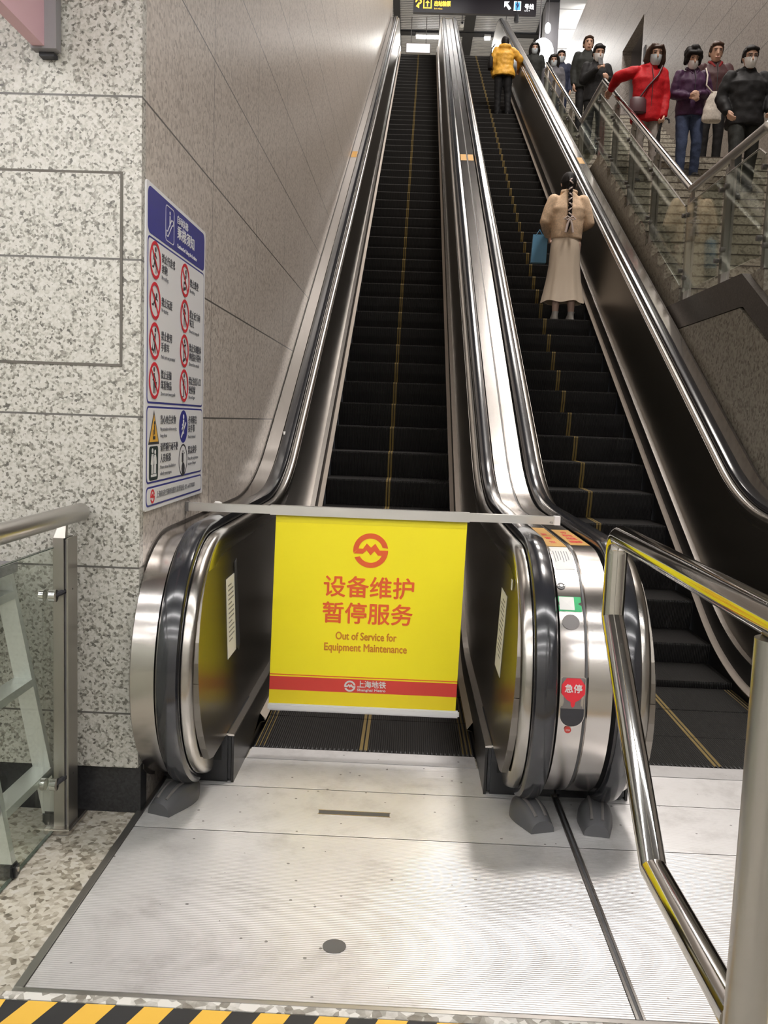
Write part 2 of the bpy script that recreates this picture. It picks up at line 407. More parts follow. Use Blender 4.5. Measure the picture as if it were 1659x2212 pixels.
# ------------------------------------------------------------------ measured layout
T30 = math.tan(R_(30)); Y0 = 1.35; ZT = 11.65           # incline of both escalators, upper floor level
XE = (0.0, 1.577); XJ = 0.7885                          # escalator centre lines, joint between them
LZ1, LZ2, LZ3, LZ4 = 2.56, 4.96, 7.36, 9.76             # stair landings
XS0, XS1 = 2.45, 4.5                                    # stair edges
def fillet(pts, r, n=12):
    out = [pts[0]]
    for i in range(1, len(pts)-1):
        p, a, b = Vector(pts[i]), Vector(pts[i-1]), Vector(pts[i+1])
        u = (a-p).normalized(); w = (b-p).normalized(); ang = math.acos(max(-1, min(1, u.dot(w))))
        d = r/math.tan(ang/2); c = p + (u+w).normalized()*(r/math.sin(ang/2))
        s = p+u*d-c; e = p+w*d-c
        a0 = math.atan2(s.y, s.x); a1 = math.atan2(e.y, e.x); da = (a1-a0+math.pi) % (2*math.pi)-math.pi
        for k in range(n+1):
            t = a0+da*k/n; out.append((c.x+r*math.cos(t), c.y+r*math.sin(t)))
    out.append(pts[-1]); return out
def run(zf, h, ztop, ys, ye, r=1.9):
    return fillet([(ys, zf), (Y0+(zf-h)/T30, zf), (Y0+(ztop-h)/T30, ztop), (ye, ztop)], r)
NOSE = run(0.0, 0.0, ZT, -1.0, 23.6)
def interp(path, y):
    for (a, b), (c, d) in zip(path, path[1:]):
        if a <= y <= c: return b+(d-b)*(y-a)/max(c-a, 1e-9)
    return path[0][1] if y < path[0][0] else path[-1][1]
def nose_z(y): return interp(NOSE, y)
CY, CR = -0.35, 0.475
BASE = run(1.011, 0.93, ZT+1.0, CY, 23.2)
NEWEL = [(CY+CR*math.cos(R_(a)), 1.011-CR+CR*math.sin(R_(a))) for a in range(252, 90, -6)]
RAILPATH = NEWEL+BASE

# ------------------------------------------------------------------ lower hall shell
struct('floor', MB().b2((-4, -7, -0.2), (XS0, 0.0, -0.006)).b2((XS0, -7, -0.2), (4.5, 3.0, -0.006)).b2((-4, 0.0, -0.2), (-0.80, 0.3, -0.006)), 'floor', 'speckled granite floor of the lower hall')
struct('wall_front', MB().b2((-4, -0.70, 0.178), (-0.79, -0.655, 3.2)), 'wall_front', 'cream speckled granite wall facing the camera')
struct('baseboard_front', MB().b2((-4, -0.672, -0.005), (-0.788, -0.60, 0.178)), 'black_stone', 'recessed black plinth under the granite wall')
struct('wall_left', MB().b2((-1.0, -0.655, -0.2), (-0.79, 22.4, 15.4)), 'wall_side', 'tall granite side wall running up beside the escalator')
struct('wall_back', MB().b2((-4.2, -7.2, -0.2), (4.7, -7, 3.4)), 'plaster')
struct('wall_hall', MB().b2((-4.2, -7, -0.2), (-4, -0.6, 3.4)), 'plaster')
struct('ceiling', MB().b2((-4.2, -7.2, 3.2), (4.7, -0.7, 3.4)), 'hall_ceiling')
struct('wall_header', MB().b2((-1.0, -0.9, 3.4), (4.7, -0.7, 15.4)), 'header')
# access panel let into the front wall: a flush stone leaf inside a thin dark groove
def yz(x, y): return (x, y)
ap = empty('access_panel', (-1.12, -0.70, 1.63), 'flush granite access panel outlined by a thin dark groove in the front wall', 'panel')
gx0, gx1, gz0, gz1 = -1.55, -0.862, 1.632, 2.268
MB().b2((gx0, -0.7045, gz0), (gx1, -0.699, gz1)).make('panel_leaf', 'wall_front', ap)
g = MB()
for a, b in (((gx0-0.008, gz1), (gx1+0.008, gz1+0.009)), ((gx0-0.008, gz0-0.009), (gx1+0.008, gz0)), ((gx1, gz0), (gx1+0.009, gz1)), ((gx0-0.009, gz0), (gx0, gz1))):
    g.b2((a[0], -0.7035, a[1]), (b[0], -0.699, b[1]))
g.make('panel_groove', 'groove', ap)

# lamps of the lower hall: long twin-tube fittings across the hall
def fitting(x, y, label):
    t = empty('ceiling_lamp', (x, y, 3.12), label, 'lamp', 'tube lamps on the lower hall ceiling')
    MB().b2((x-1.2, y-0.07, 3.16), (x+1.2, y+0.07, 3.2)).make('lamp_housing', 'white', t)
    for d in (-0.04, 0.04): MB().cyl((x-1.17, y+d, 3.135), (x+1.17, y+d, 3.135), 0.016, 10).make('lamp_tube', 'tube', t)
for i, y in enumerate((-2.1, -3.4, -4.8, -6.2)):
    for x in (-2.65, -0.2, 2.25):
        fitting(x, y, 'white twin-tube lamp fixed across the lower hall ceiling')

# ------------------------------------------------------------------ right wall with doorway, upper hall shell
DY0, DY1, DZ = 14.62, 16.4, 9.70
wr = MB()
wr.b2((4.5, -7.2, -0.2), (4.7, DY0, 12.94)); wr.b2((4.5, DY1, -0.2), (4.7, 24.6, 12.94)); wr.b2((4.5, DY0, DZ), (4.7, DY1, 12.94)); wr.b2((4.5, DY0, -0.2), (4.7, DY1, LZ3))
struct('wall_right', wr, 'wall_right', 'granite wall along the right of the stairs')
dr = MB(); dr.b2((4.7, DY0-0.1, LZ3), (5.6, DY0, DZ+0.1)); dr.b2((4.7, DY1, LZ3), (5.6, DY1+0.1, DZ+0.1)); dr.b2((4.7, DY0, DZ), (5.6, DY1, DZ+0.1)); dr.b2((5.5, DY0, LZ3), (5.6, DY1, DZ))
struct('door_1', dr, 'grey_paint', 'dark doorway recess in the right wall')
pl_ = tag(MB().b2((4.485, 14.30, 8.72), (4.5, 14.44, 8.98)).make('wall_plate', 'ink'), 'small dark plate on the right wall beside the doorway', 'plate')
struct('floor_upper', MB().b2((-8, 23.6, ZT-0.3), (4.6, 36, ZT)).b2((4.7, 4, ZT-0.3), (14, 36, ZT)).b2((-8, 22.4, ZT-0.3), (-1.0, 23.6, ZT)), 'stair_nose')
struct('wall_far', MB().b2((-8, 36, ZT-0.3), (14, 36.2, 16)), 'plaster')
sl = MB(); y = 22.0
while y < 36:
    sl.b2((-8, y, 15.0), (14, y+0.085, 15.04)); y += 0.125
struct('ceiling_upper', sl, 'slat', 'grey slatted ceiling of the upper hall')
struct('ceiling_void', MB().b2((-8, -0.9, 15.4), (14, 36, 15.5)), 'beam')
for i, (x, w) in enumerate(((1.66, 0.36), (-0.80, 0.22), (4.2, 0.42))):
    struct('trim_%d' % (i+1), MB().b2((x-w/2, 22, 14.955), (x+w/2, 36, 14.998)), 'beam', 'dark recess between the ceiling slats')
struct('trim_4', MB().b2((-8, 28.0, 14.93), (14, 28.3, 14.953)), 'beam', 'dark cross recess holding the ceiling lamps')
cc = empty('pillar', (4.9, 26, ZT), 'white clad pillar at the right end of the upper hall', 'pillar')
MB().b2((4.42, 25.6, ZT), (5.36, 26.6, 15.0)).make('cladding', 'white', cc)
MB().b2((4.0, 25.7, ZT), (4.41, 26.4, 15.0)).make('side_cladding', 'grey_paint', cc)
j = MB()
for z in (12.9, 13.5, 14.1, 14.7): j.b2((4.41, 25.593, z), (5.37, 25.60, z+0.012))
j.make('cladding_joints', 'mid_grey', cc)
def up_tube(x0, x1, y, label):
    t = empty('strip_lamp', ((x0+x1)/2, y, 14.8), label, 'lamp', 'strip lamps in the slatted ceiling')
    MB().b2((x0, y-0.09, 14.86), (x1, y+0.09, 14.93)).make('lamp_housing', 'white', t)
    MB().cyl((x0+0.02, y, 14.83), (x1-0.02, y, 14.83), 0.06, 10).make('lamp_tube', 'tube_up', t)
up_tube(-0.7, 1.5, 23.7, 'long added strip lamp, out of view, brightening the tops of the decks')  # added lamp, unseen by the camera, so the upper decks reflect white
up_tube(-0.16, 0.78, 28.15, 'long bright strip lamp above the left escalator top')
up_tube(2.22, 2.45, 28.15, 'short bright strip lamp just left of the person in yellow')
up_tube(2.86, 3.1, 28.15, 'short bright strip lamp just right of the person in yellow')
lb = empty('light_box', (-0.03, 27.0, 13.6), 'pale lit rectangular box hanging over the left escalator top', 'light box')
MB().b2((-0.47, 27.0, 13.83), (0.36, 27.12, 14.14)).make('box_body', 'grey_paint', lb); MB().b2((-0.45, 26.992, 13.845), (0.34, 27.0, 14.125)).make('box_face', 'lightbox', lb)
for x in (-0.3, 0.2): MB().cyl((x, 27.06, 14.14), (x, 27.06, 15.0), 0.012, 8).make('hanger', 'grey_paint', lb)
fl = empty('flood_lamp', (3.66, 24.2, 12.6), 'dazzling round lamp beside the white pillar above the stairs', 'lamp')
MB().ball((3.76, 24.2, 12.80), (0.34, 0.25, 0.42)).make('lamp_globe', 'lamp_glow', fl); MB().cyl((3.66, 24.3, 13.0), (3.66, 24.3, 15.0), 0.02, 8).make('stem', 'grey_paint', fl)  # globe enlarged so that its shape takes in the lamp's glare
fl = empty('globe_lamp', (4.0, 25.2, 13.9), 'small bright oval lamp at the edge of the white pillar', 'lamp')
MB().ball((4.02, 25.2, 13.95), (0.09, 0.09, 0.16)).make('lamp_globe', 'lamp_glow', fl); MB().cyl((4.02, 25.2, 14.1), (4.02, 25.2, 15.0), 0.012, 8).make('stem', 'grey_paint', fl)
def area(name, loc, size, w, col=(1, 0.96, 0.9), rot=(0, 0, 0)):
    d = bpy.data.lights.new(name, 'AREA'); d.shape = 'RECTANGLE'; d.size, d.size_y = size; d.energy = w; d.color = col
    o = bpy.data.objects.new(name, d); o.location = loc; o.rotation_euler = rot; COL.objects.link(o); return o
for i, (y, k) in enumerate(((2.6, 2.1), (8.0, 1.15), (14.0, 0.7), (19.5, 0.6))):
    t = empty('shaft_lamp', (3.5, y, 15.24), 'square lamp in the ceiling high over the escalator shaft', 'lamp', 'square lamps over the shaft')
    MB().b2((2.45, y-1.05, 15.26), (4.49, y+1.05, 15.38)).make('lamp_housing', 'white', t)
    area('shaft_light', (3.5, y, 15.25), (2.0, 2.0), SHAFT_W*k, (1.0, 0.93, 0.87))
for x, y in ((-3, 30), (1.5, 31), (6.5, 27)):
    area('upper_light', (x, y-2, 14.9), (2.5, 0.4), UPPER_W/3)
for x, y, lab in ((1.33, 25.6, 'small white camera on the ceiling right of the middle handrail end'), (0.62, 26.6, 'small white camera on the ceiling behind the left escalator'), (2.75, 25.8, 'small white camera on the ceiling behind the person in yellow')):
    c = empty('security_camera', (x, y, 13.9), lab, 'camera', 'ceiling cameras')
    z = {1.33: 14.15, 0.62: 13.75, 2.75: 13.62}[x]
    MB().cyl((x, y, z+0.08), (x, y, 15.0), 0.015, 8).make('stem', 'grey_paint', c); MB().bbox((x-0.06, y-0.16, z-0.05), (x+0.06, y+0.1, z+0.07), 0.02).make('camera_body', 'white', c)
    MB().cyl((x, y-0.17, z), (x, y-0.15, z), 0.035, 12).make('lens', 'ink', c)
# hanging direction sign
hs = empty('hanging_sign', (1.66, 25.0, 14.25), 'long black direction sign with lit lettering hanging under the slatted ceiling', 'sign')
MB().b2((-0.24, 25.0, 14.24), (3.60, 25.12, 14.74)).make('sign_box', 'sign_black', hs)
for x in (0.4, 2.9): MB().cyl((x, 25.06, 14.74), (x, 25.06, 15.0), 0.02, 8).make('hanger', 'grey_paint', hs)
XD, ZD = (1, 0, 0), (0, 0, 1)
text(hs, '出站验票', (0.42, 24.999, 14.50), XD, ZD, 0.17, 'glow_amber', 0.006, 0.50)
text(hs, 'Exit Gate', (0.42, 24.999, 14.36), XD, ZD, 0.06, 'glow_amber', 0, 0.25)
text(hs, '号线', (3.24, 24.999, 14.47), XD, ZD, 0.17, 'glow_white', 0.006, 0.28)
text(hs, 'Line 9', (3.24, 24.999, 14.36), XD, ZD, 0.06, 'glow_white', 0, 0.16)
def flat(parent, name, pts, m, y=24.998, d=0.002): return MB().prism([(a, y, b) for a, b in pts], (0, -d, 0)).make(name, m, parent)
# u-turn arrow, gate pictogram
pa = [(-0.10+0.10*math.cos(R_(a)), 14.56+0.085*math.sin(R_(a))) for a in range(200, -91, -20)]+[(-0.10+0.055*math.cos(R_(a)), 14.56+0.045*math.sin(R_(a))) for a in range(-90, 201, 20)]
flat(hs, 'arrow_symbol', [(x+0.02, z) for x, z in pa], 'glow_amber'); flat(hs, 'arrow_symbol', [(-0.16, 14.42), (-0.06, 14.36), (-0.06, 14.56)], 'glow_amber')
gt = MB()
for a, b in (((0.07, 14.36), (0.10, 14.66)), ((0.30, 14.36), (0.33, 14.66)), ((0.07, 14.62), (0.33, 14.66)), ((0.07, 14.36), (0.33, 14.39)), ((0.185, 14.42), (0.215, 14.56))): gt.b2((a[0], 24.995, a[1]), (b[0], 24.999, b[1]))
gt.prism([(0.13, 24.998, 14.52), (0.27, 24.998, 14.52), (0.20, 24.998, 14.60)], (0, -0.002, 0)); gt.make('gate_symbol', 'glow_amber', hs)
flat(hs, 'arrow_symbol', [(2.60, 14.62), (2.76, 14.62), (2.70, 14.56), (2.82, 14.42), (2.75, 14.37), (2.65, 14.50), (2.60, 14.44)], 'glow_white')
flat(hs, 'line_box', [(2.90, 14.35), (3.12, 14.35), (3.12, 14.63), (2.90, 14.63)], 'glow_white')
flat(hs, 'line_box', [(2.92, 14.37), (3.10, 14.37), (3.10, 14.61), (2.92, 14.61)], 'glow_blue', 24.995)
text(hs, '9', (3.01, 24.991, 14.49), XD, ZD, 0.2, 'blue_ink', 0.004, None, 'CENTER')
sp = empty('pendant_speaker', (2.96, 24.6, 13.8), 'small dark pendant speaker hanging below the direction sign', 'speaker')
MB().cyl((2.96, 24.6, 14.05), (2.96, 24.6, 15.0), 0.014, 8).make('stem', 'ink', sp); MB().rings([(2.96, 24.6, 13.84, 0.07, 0.07), (2.96, 24.6, 13.9, 0.085, 0.085), (2.96, 24.6, 14.05, 0.06, 0.06)], 12).make('speaker_body', 'ink', sp)

# ------------------------------------------------------------------ floor plates
def ribs(x0, x1, y0, y1, pitch=0.0086, amp=0.0010):
    """rounded ribs running along x"""
    mb = MB(); n = max(1, round((y1-y0)/pitch)); p = (y1-y0)/n; K = 8; vs = []
    for i in range(n*K+1):
        y = y0+p*i/K; z = -amp*(0.5-0.5*math.cos(2*math.pi*i/K)); vs += [(x0, y, z), (x1, y, z)]
    mb.add(vs, [(2*i, 2*i+1, 2*i+3, 2*i+2) for i in range(n*K)], True)
    mb.b2((x0, y0, -0.0065), (x1, y1, -0.0045)); return mb
GAP = 0.0022
rows = ((-1.672, -0.792, 'front'), (-0.788, -0.412, 'middle'), (-0.408, -0.125, 'rear'))
for k, (cx, who) in enumerate(((0.0, 'left, closed'), (XE[1], 'right'))):
    x0, x1 = cx-0.775, cx+0.775
    for y0, y1, nm in rows:
        p = ribs(x0, x1, y0, y1, 0.0086, 0.0011 if nm == 'front' else 0.0008).make('floor_plate', 'plate' if nm == 'front' else 'plate_worn')
        tag(p, '%s ribbed aluminium floor plate before the %s escalator' % ({'front': 'large front', 'middle': 'narrow middle', 'rear': 'narrow rear'}[nm], who), 'floor plate', 'ribbed plates in front of the escalators')
        if k == 0 and nm == 'front':
            MB().rings([(-0.003, -1.433, -0.001, 0.033, 0.033), (-0.003, -1.433, 0.0012, 0.033, 0.033)], 24).make('lifting_plug', 'guard', p)
        if k == 0 and nm == 'middle':
            s_ = MB().b2((-0.133, -0.622, -0.001), (0.133, -0.592, 0.0012)).make('lifting_slot', 'guard', p)
            MB().b2((-0.136, -0.626, -0.001), (0.136, -0.622, 0.0016)).b2((-0.136, -0.592, -0.001), (0.136, -0.588, 0.0016)).make('slot_rim', 'steel', s_)
fr = MB().b2((-0.80, -1.676, -0.006), (-0.777, -0.3, 0.0035)).make('floor_frame', 'rail_steel')
tag(fr, 'thin steel frame strip along the left edge of the floor plates', 'frame')
fr = MB().b2((0.7765, -1.676, -0.006), (0.7835, -0.38, 0.004)).b2((0.7935, -1.676, -0.006), (0.8005, -0.38, 0.004)).make('floor_divider', 'rail_steel')
tag(fr, 'double steel divider strip between the two sets of floor plates', 'frame'); MB().b2((0.7835, -1.676, -0.006), (0.7935, -0.38, 0.001)).make('divider_gap', 'guard', fr)
tag(MB().b2((-0.80, -1.690, -0.006), (2.36, -1.676, 0.002)).make('floor_edging', 'rail_steel'), 'thin steel edging along the front of the floor plates', 'frame')
struct('trim_5', MB().b2((-0.82, -1.718, -0.006), (2.4, -1.690, 0.0005)), 'stone_strip', 'narrow dirty stone strip before the plates')
tp = empty('hazard_tape', (0.7, -1.79, 0), 'black and yellow striped hazard tape on the floor before the plates', 'tape')
MB().b2((-0.80, -1.86, -0.004), (2.4, -1.722, 0.0006)).make('tape_base', 'tape_black', tp)
ts = MB()
for i in range(-1, 22):
    x = -0.742+i*0.1455
    if x+0.07 > 2.38: break
    ts.prism([(max(x, -0.80), -1.7225, 0.0006), (x+0.0735, -1.7225, 0.0006), (max(x+0.0735-0.054, -0.80), -1.8595, 0.0006), (max(x-0.054, -0.80), -1.8595, 0.0006)], (0, 0, 0.0006))
ts.make('tape_stripes', 'tape_yellow', tp)

# ------------------------------------------------------------------ escalators
def step_meshes():
    pr = [(0.003, 0.0), (0.404, 0.0), (0.404, -0.035), (0.10, -0.035), (0.075, -0.225), (0.045, -0.225), (0.012, -0.10), (0.0, -0.012)]
    mb = MB(); mb.prism([(-0.493, y, z) for y, z in pr], (0.986, 0, 0))
    yl = MB(); w = 0.014
    q = [(0.003, 0.0012), (0.404, 0.0012), (0.404, -0.001), (0.012, -0.001), (0.014, -0.10), (0.047, -0.222), (0.0435, -0.222), (0.0105, -0.10), (-0.0015, -0.012)]
    for x in (-0.0175, 0.0035): yl.prism([(x, y, z) for y, z in q], (w, 0, 0))
    return mb.mesh('step', 'step'), yl.mesh('yellow_line', 'yellow_line')
STEP, YLINE = step_meshes()
nose_len = []
acc = 0.0
for (a, b), (c, d) in zip(NOSE, NOSE[1:]): nose_len.append((acc, a, b, c, d)); acc += math.hypot(c-a, d-b)
def on_nose(s):
    for s0, a, b, c, d in nose_len:
        L = math.hypot(c-a, d-b)
        if s <= s0+L: t = (s-s0)/max(L, 1e-9); return a+(c-a)*t, b+(d-b)*t
    return None
def arc_of(y):
    for s0, a, b, c, d in nose_len:
        if a <= y <= c: return s0+math.hypot(c-a, d-b)*(y-a)/max(c-a, 1e-9)
STEP_P = 0.4138
def escalator(k, label):
    cx = XE[k]; e = empty('escalator', (cx, 0, 0), label, 'escalator', 'the two escalators')
    s = arc_of(3.0915) if k == 0 else arc_of(3.05); s -= int((s-arc_of(0.03))/STEP_P)*STEP_P; n = 0
    while True:
        q = on_nose(s); s += STEP_P
        if q is None or q[0] > 23.0 or n > 95: break
        o = bpy.data.objects.new('step', STEP); o.parent = e; o.location = (0, q[0], q[1]-0.004); COL.objects.link(o)
        l = bpy.data.objects.new('yellow_line', YLINE); l.parent = o; COL.objects.link(l)
        if n < 2:
            ed = MB()
            for x in (-0.486, -0.468, -0.45, 0.446, 0.464, 0.482): ed.b2((x-0.002, 0.005, -0.001), (x+0.002, 0.40, 0.0012))
            d = bpy.data.objects.new('yellow_edge', ed.mesh('yellow_edge', 'yellow_line')); d.parent = o; COL.objects.link(d)
        n += 1
    y1 = min(c.location.y for c in e.children)
    f0 = MB(); f0.b2((-0.493, 0.001, -0.044), (0.493, y1-0.002, -0.004)); o = bpy.data.objects.new('step', f0.mesh('step', 'step')); o.parent = e; COL.objects.link(o)
    for nm_, xs, w_ in (('yellow_line', (-0.0175, 0.0035), 0.014), ('yellow_edge', (-0.486, -0.468, -0.45, 0.446, 0.464, 0.482), 0.004)):
        yl = MB()
        for x in xs: yl.b2((x, 0.03, -0.005), (x+w_, y1-0.003, -0.0028))
        l = bpy.data.objects.new(nm_, yl.mesh(nm_, 'yellow_line')); l.parent = o; COL.objects.link(l)
    # comb plate with teeth
    cb = MB().b2((cx-0.495, -0.121, -0.004), (cx+0.495, 0.0, 0.0015))
    cb.make('comb_plate', 'plate_worn', e)
    ct = MB()
    for i in range(50): x = cx-0.485+i*0.0198; ct.prism([(x-0.003, 0.0, 0.0015), (x+0.003, 0.0, 0.0015), (x+0.002, 0.03, -0.001), (x-0.002, 0.03, -0.001)], (0, 0, 0.002))
    ct.make('comb_teeth', 'guard', e)
    for sgn in (-1, 1):
        X = lambda x: cx+sgn*x
        F = lambda pr: [(X(x), h) for x, h in pr]
        MB().sweep(RAILPATH, F([(0.608, 0.002), (0.607, 0.022), (0.614, 0.033), (0.632, 0.039), (0.662, 0.039), (0.680, 0.033), (0.687, 0.022), (0.686, 0.002)])).make('handrail', 'rubber', e)
        MB().sweep(RAILPATH, F([(0.604, -0.012), (0.694, -0.012), (0.694, -0.05), (0.604, -0.05)])).make('handrail_guide', 'void', e)
        MB().sweep(RAILPATH, F([(0.562, -0.085), (0.562, -0.032), (0.566, -0.014), (0.577, -0.004), (0.590, 0.0), (0.604, 0.0), (0.604, -0.085)])).make('inner_trim', 'trim', e)
        MB().sweep(RAILPATH, F([(0.695, -0.10), (0.695, -0.004), (0.699, 0.0), (0.781, 0.0), (0.785, -0.005), (0.785, -0.10)])).make('outer_deck', 'steel_deck', e)
        # panel behind the trim, following newel and incline
        cols = []
        for i in range(0, 11):
            dy = 0.455*math.cos(R_(9*i)); h = math.sqrt(max(0.455**2-dy*dy, 1e-6)); y = CY-dy
            cols.append((y, max(0.20, 1.011-CR-h), 1.011-CR+h))
        cols += [(y, nose_z(y)+0.20, z-0.02) for y, z in BASE[1:]]
        vs = []; fs = []
        for y, a, b in cols:
            zl = lambda z, y=y: 0.532+0.034*(z-nose_z(y)-0.20)/0.79
            vs += [(X(zl(b)), y, b), (X(zl(a)), y, a), (X(zl(a)+0.024), y, a), (X(zl(b)+0.024), y, b)]
        for i in range(len(cols)-1):
            for j in range(4): fs.append((4*i+j, 4*i+4+j, 4*i+4+(j+1) % 4, 4*i+(j+1) % 4))
        MB().add(vs, fs).make('inner_panel', 'panel', e)
        # skirt, its bright top moulding, the pale brush strip
        sk = [(y, nose_z(y)) for y in [-0.378, -0.1, 0.2]]+[p for p in NOSE if p[0] > 0.3]
        MB().sweep(sk, F([(0.502, -0.30), (0.502, 0.192), (0.512, 0.192), (0.512, -0.30)]), smooth=False).make('skirt', 'skirt', e)
        MB().sweep(sk, F([(0.502, 0.192), (0.502, 0.199), (0.536, 0.203), (0.536, 0.192)]), smooth=False).make('skirt_moulding', 'steel', e)
        br = [(y, nose_z(y)) for y in (0.24, 0.30)]+[p for p in NOSE if p[0] > 0.32]
        MB().sweep(br, F([(0.502, 0.030), (0.478, 0.036), (0.474, 0.046), (0.502, 0.074)]), smooth=False).make('brush_strip', 'brush', e)
        MB().prism([(X(0.502), 0.08, 0.03), (X(0.502), 0.24, 0.03), (X(0.476), 0.24, 0.038), (X(0.502), 0.24, 0.074)], (0, 0, 0.001)).make('brush_end', 'guard', e)
        # black handrail inlet box under the newel
        b = MB().bbox((X(0.515), -0.385, 0.0), (X(0.784), 0.10, 0.205), 0.012).make('inlet_box', 'black_plastic', e)
        lip = MB().prism([(X(0.60), -0.385, 0.055), (X(0.695), -0.385, 0.055), (X(0.69), -0.385, 0.17), (X(0.605), -0.385, 0.17)], (0, -0.045, 0.0)).make('inlet_lip', 'guard', b)
        MB().b2((X(0.55), -0.3885, 0.095), (X(0.59), -0.384, 0.165)).make('inlet_slot', 'void', b)
        # closing side cladding behind the deck
        vs = []; fs = []
        cl = [(y, nose_z(y)-0.4, z-0.05) for y, z in BASE]
        for y, a, bb in cl: vs += [(X(0.765), y, bb), (X(0.765), y, a)]
        for i in range(len(cl)-1): fs.append((2*i, 2*i+2, 2*i+3, 2*i+1))
        MB().add(vs, fs).make('outer_cladding', 'grey_paint', e)
    return e
ESC = [escalator(0, 'left escalator, empty and closed off behind the yellow banner'), escalator(1, 'right escalator carrying two riders, just left of the stairs')]
struct('trim_9', MB().sweep([(y, z) for y, z in RAILPATH if y > -0.66], [(-0.7895, -0.06), (-0.7895, 0.012), (-0.786, 0.012), (-0.786, -0.06)], smooth=False), 'border', 'thin dark brown joint between the left deck and the granite wall')
# seam of the double deck
MB().sweep(RAILPATH, [(0.782, -0.04), (0.782, -0.006), (0.794, -0.006), (0.794, -0.04)]).make('deck_seam', 'guard', ESC[0])
# writing stamped upside down on the middle inlet box
text(ESC[0], 'Tosela', (0.665, -0.3865, 0.045), (-1, 0, 0), (0, 0, -1), 0.016, 'grey_ink', 0, 0.055, 'CENTER')
# deck notices: ochre stickers at mid height (small) and at the bottom, white label
def deck_pt(x, s, h=0.0012):
    """point on the deck at path length s from the top of the newel (s<0 goes down the newel)"""
    y, z = on_rail(s); y2, z2 = on_rail(s+0.01); t = Vector((y2-y, z2-z)).normalized()
    return (x, y-t.y*h, z+t.x*h)
rl = []; acc = 0.0
for (a, b), (c, d) in zip(RAILPATH, RAILPATH[1:]): L = math.hypot(c-a, d-b); rl.append((acc, L, a, b, c, d)); acc += L
S_TOP = sum(q[1] for q in rl[:len(NEWEL)])
def on_rail(s):
    s += S_TOP
    for s0, L, a, b, c, d in rl:
        if s <= s0+L: t = (s-s0)/L; return a+(c-a)*t, b+(d-b)*t
def s_at_y(y):
    for s0, L, a, b, c, d in rl[len(NEWEL):]:
        if a <= y <= c: return s0+L*(y-a)/(c-a)-S_TOP
def deck_sheet(x0, x1, s0, s1, m, name, parent=None, h=0.0012, n=8):
    vs = []; fs = []
    for i in range(n+1):
        s = s0+(s1-s0)*i/n
        for x in (x0, x1): vs.append(deck_pt(x, s, h))
        for x in (x1, x0): vs.append(deck_pt(x, s, h-0.0009))
    for i in range(n):
        for j in range(4): fs.append((4*i+j, 4*i+4+j, 4*i+4+(j+1) % 4, 4*i+(j+1) % 4))
    fs += [(0, 1, 2, 3), tuple(4*n+j for j in (3, 2, 1, 0))]
    return MB().add(vs, fs).make(name, m, parent)
for x0, x1, lab in ((0.700, 0.778, 'left half of the double balustrade'), (0.800, 0.872, 'right half of the double balustrade'), (-0.778, -0.705, 'deck beside the left wall'), (XE[1]+0.705, XE[1]+0.778, 'deck beside the stairs')):
    tag(deck_sheet(x0, x1, s_at_y(8.35), s_at_y(8.62), 'sticker', 'deck_sticker'), 'small plain ochre sticker far up on the %s' % lab, 'sticker', 'ochre stickers far up the decks')
for x0, x1, s0, s1, lab, rowsT in ((0.703, 0.776, -0.03, 0.55, 'ochre warning sticker on the newel top, left of the deck seam', ['注', '意', '安']), (0.800, 0.876, 0.02, 0.50, 'ochre warning sticker on the newel top, right of the deck seam', ['紧握扶手', '站稳', '靠右', '行'])):
    o = tag(deck_sheet(x0, x1, s0, s1, 'sticker', 'warning_sticker'), lab, 'sticker', 'ochre warning stickers on the newel top')
    for i, tx in enumerate(rowsT):
        s = s0+(s1-s0)*(0.18+0.2*i)
        text(o, tx, None, XD, ZD, 0.05, 'banner_red', 0.0012, 0.05*min(1, 0.35*len(tx)+0.1), 'CENTER', fn=lambda a, b, c, s=s, m=(x0+x1)/2: deck_pt(m+a, s+b*1.3, 0.0014+max(c, 0)*0.5))
o = tag(deck_sheet(0.704, 0.775, -0.235, -0.045, 'paper', 'deck_label'), 'white printed label wrapped over the newel below the ochre sticker', 'label')
for i in range(6): deck_sheet(0.71+i*0.01, 0.7125+i*0.01, -0.19+0.008*(i % 3), -0.10, 'grey_ink', 'print_line', o, 0.0018, 3)
# newel fittings on the front of the double deck (path length below the newel top)
def newel_s(z):
    a = math.asin((z-(1.011-CR))/CR); return -(math.pi/2-a)*CR
def nfn(cx, z, k=1.0):
    s0 = newel_s(z); return lambda a, b, c: deck_pt(cx+a, s0+b, 0.0012+max(c, 0)*k)
def curved(pts, cx, z, d, m, name, parent=None, base=0.0):
    """flat outline (a, b) laid on the curved newel front, d thick"""
    s0 = newel_s(z); n = len(pts); ce = (sum(a for a, b in pts)/n, sum(b for a, b in pts)/n); K = 6
    vs = [deck_pt(cx+a, s0+b, base) for a, b in pts]
    for q in range(K):
        f = 1-q/K; vs += [deck_pt(cx+ce[0]+(a-ce[0])*f, s0+ce[1]+(b-ce[1])*f, base+d) for a, b in pts]
    vs.append(deck_pt(cx+ce[0], s0+ce[1], base+d)); fs = []
    for q in range(K): fs += [(q*n+i, q*n+(i+1) % n, (q+1)*n+(i+1) % n, (q+1)*n+i) for i in range(n)]
    fs += [(K*n+i, K*n+(i+1) % n, (K+1)*n) for i in range(n)]
    return MB().add(vs, fs).make(name, m, parent)
def disc(r, ry=None, n=24): return [(r*math.cos(2*math.pi*i/n), (ry or r)*math.sin(2*math.pi*i/n)) for i in range(n)]
kl = curved(disc(0.0145), 0.714, 0.905, 0.003, 'guard', 'key_switch'); tag(kl, 'small round key switch above the green sticker on the newel', 'switch')
curved(disc(0.006), 0.714, 0.905, 0.002, 'steel', 'key_barrel', kl, 0.003)
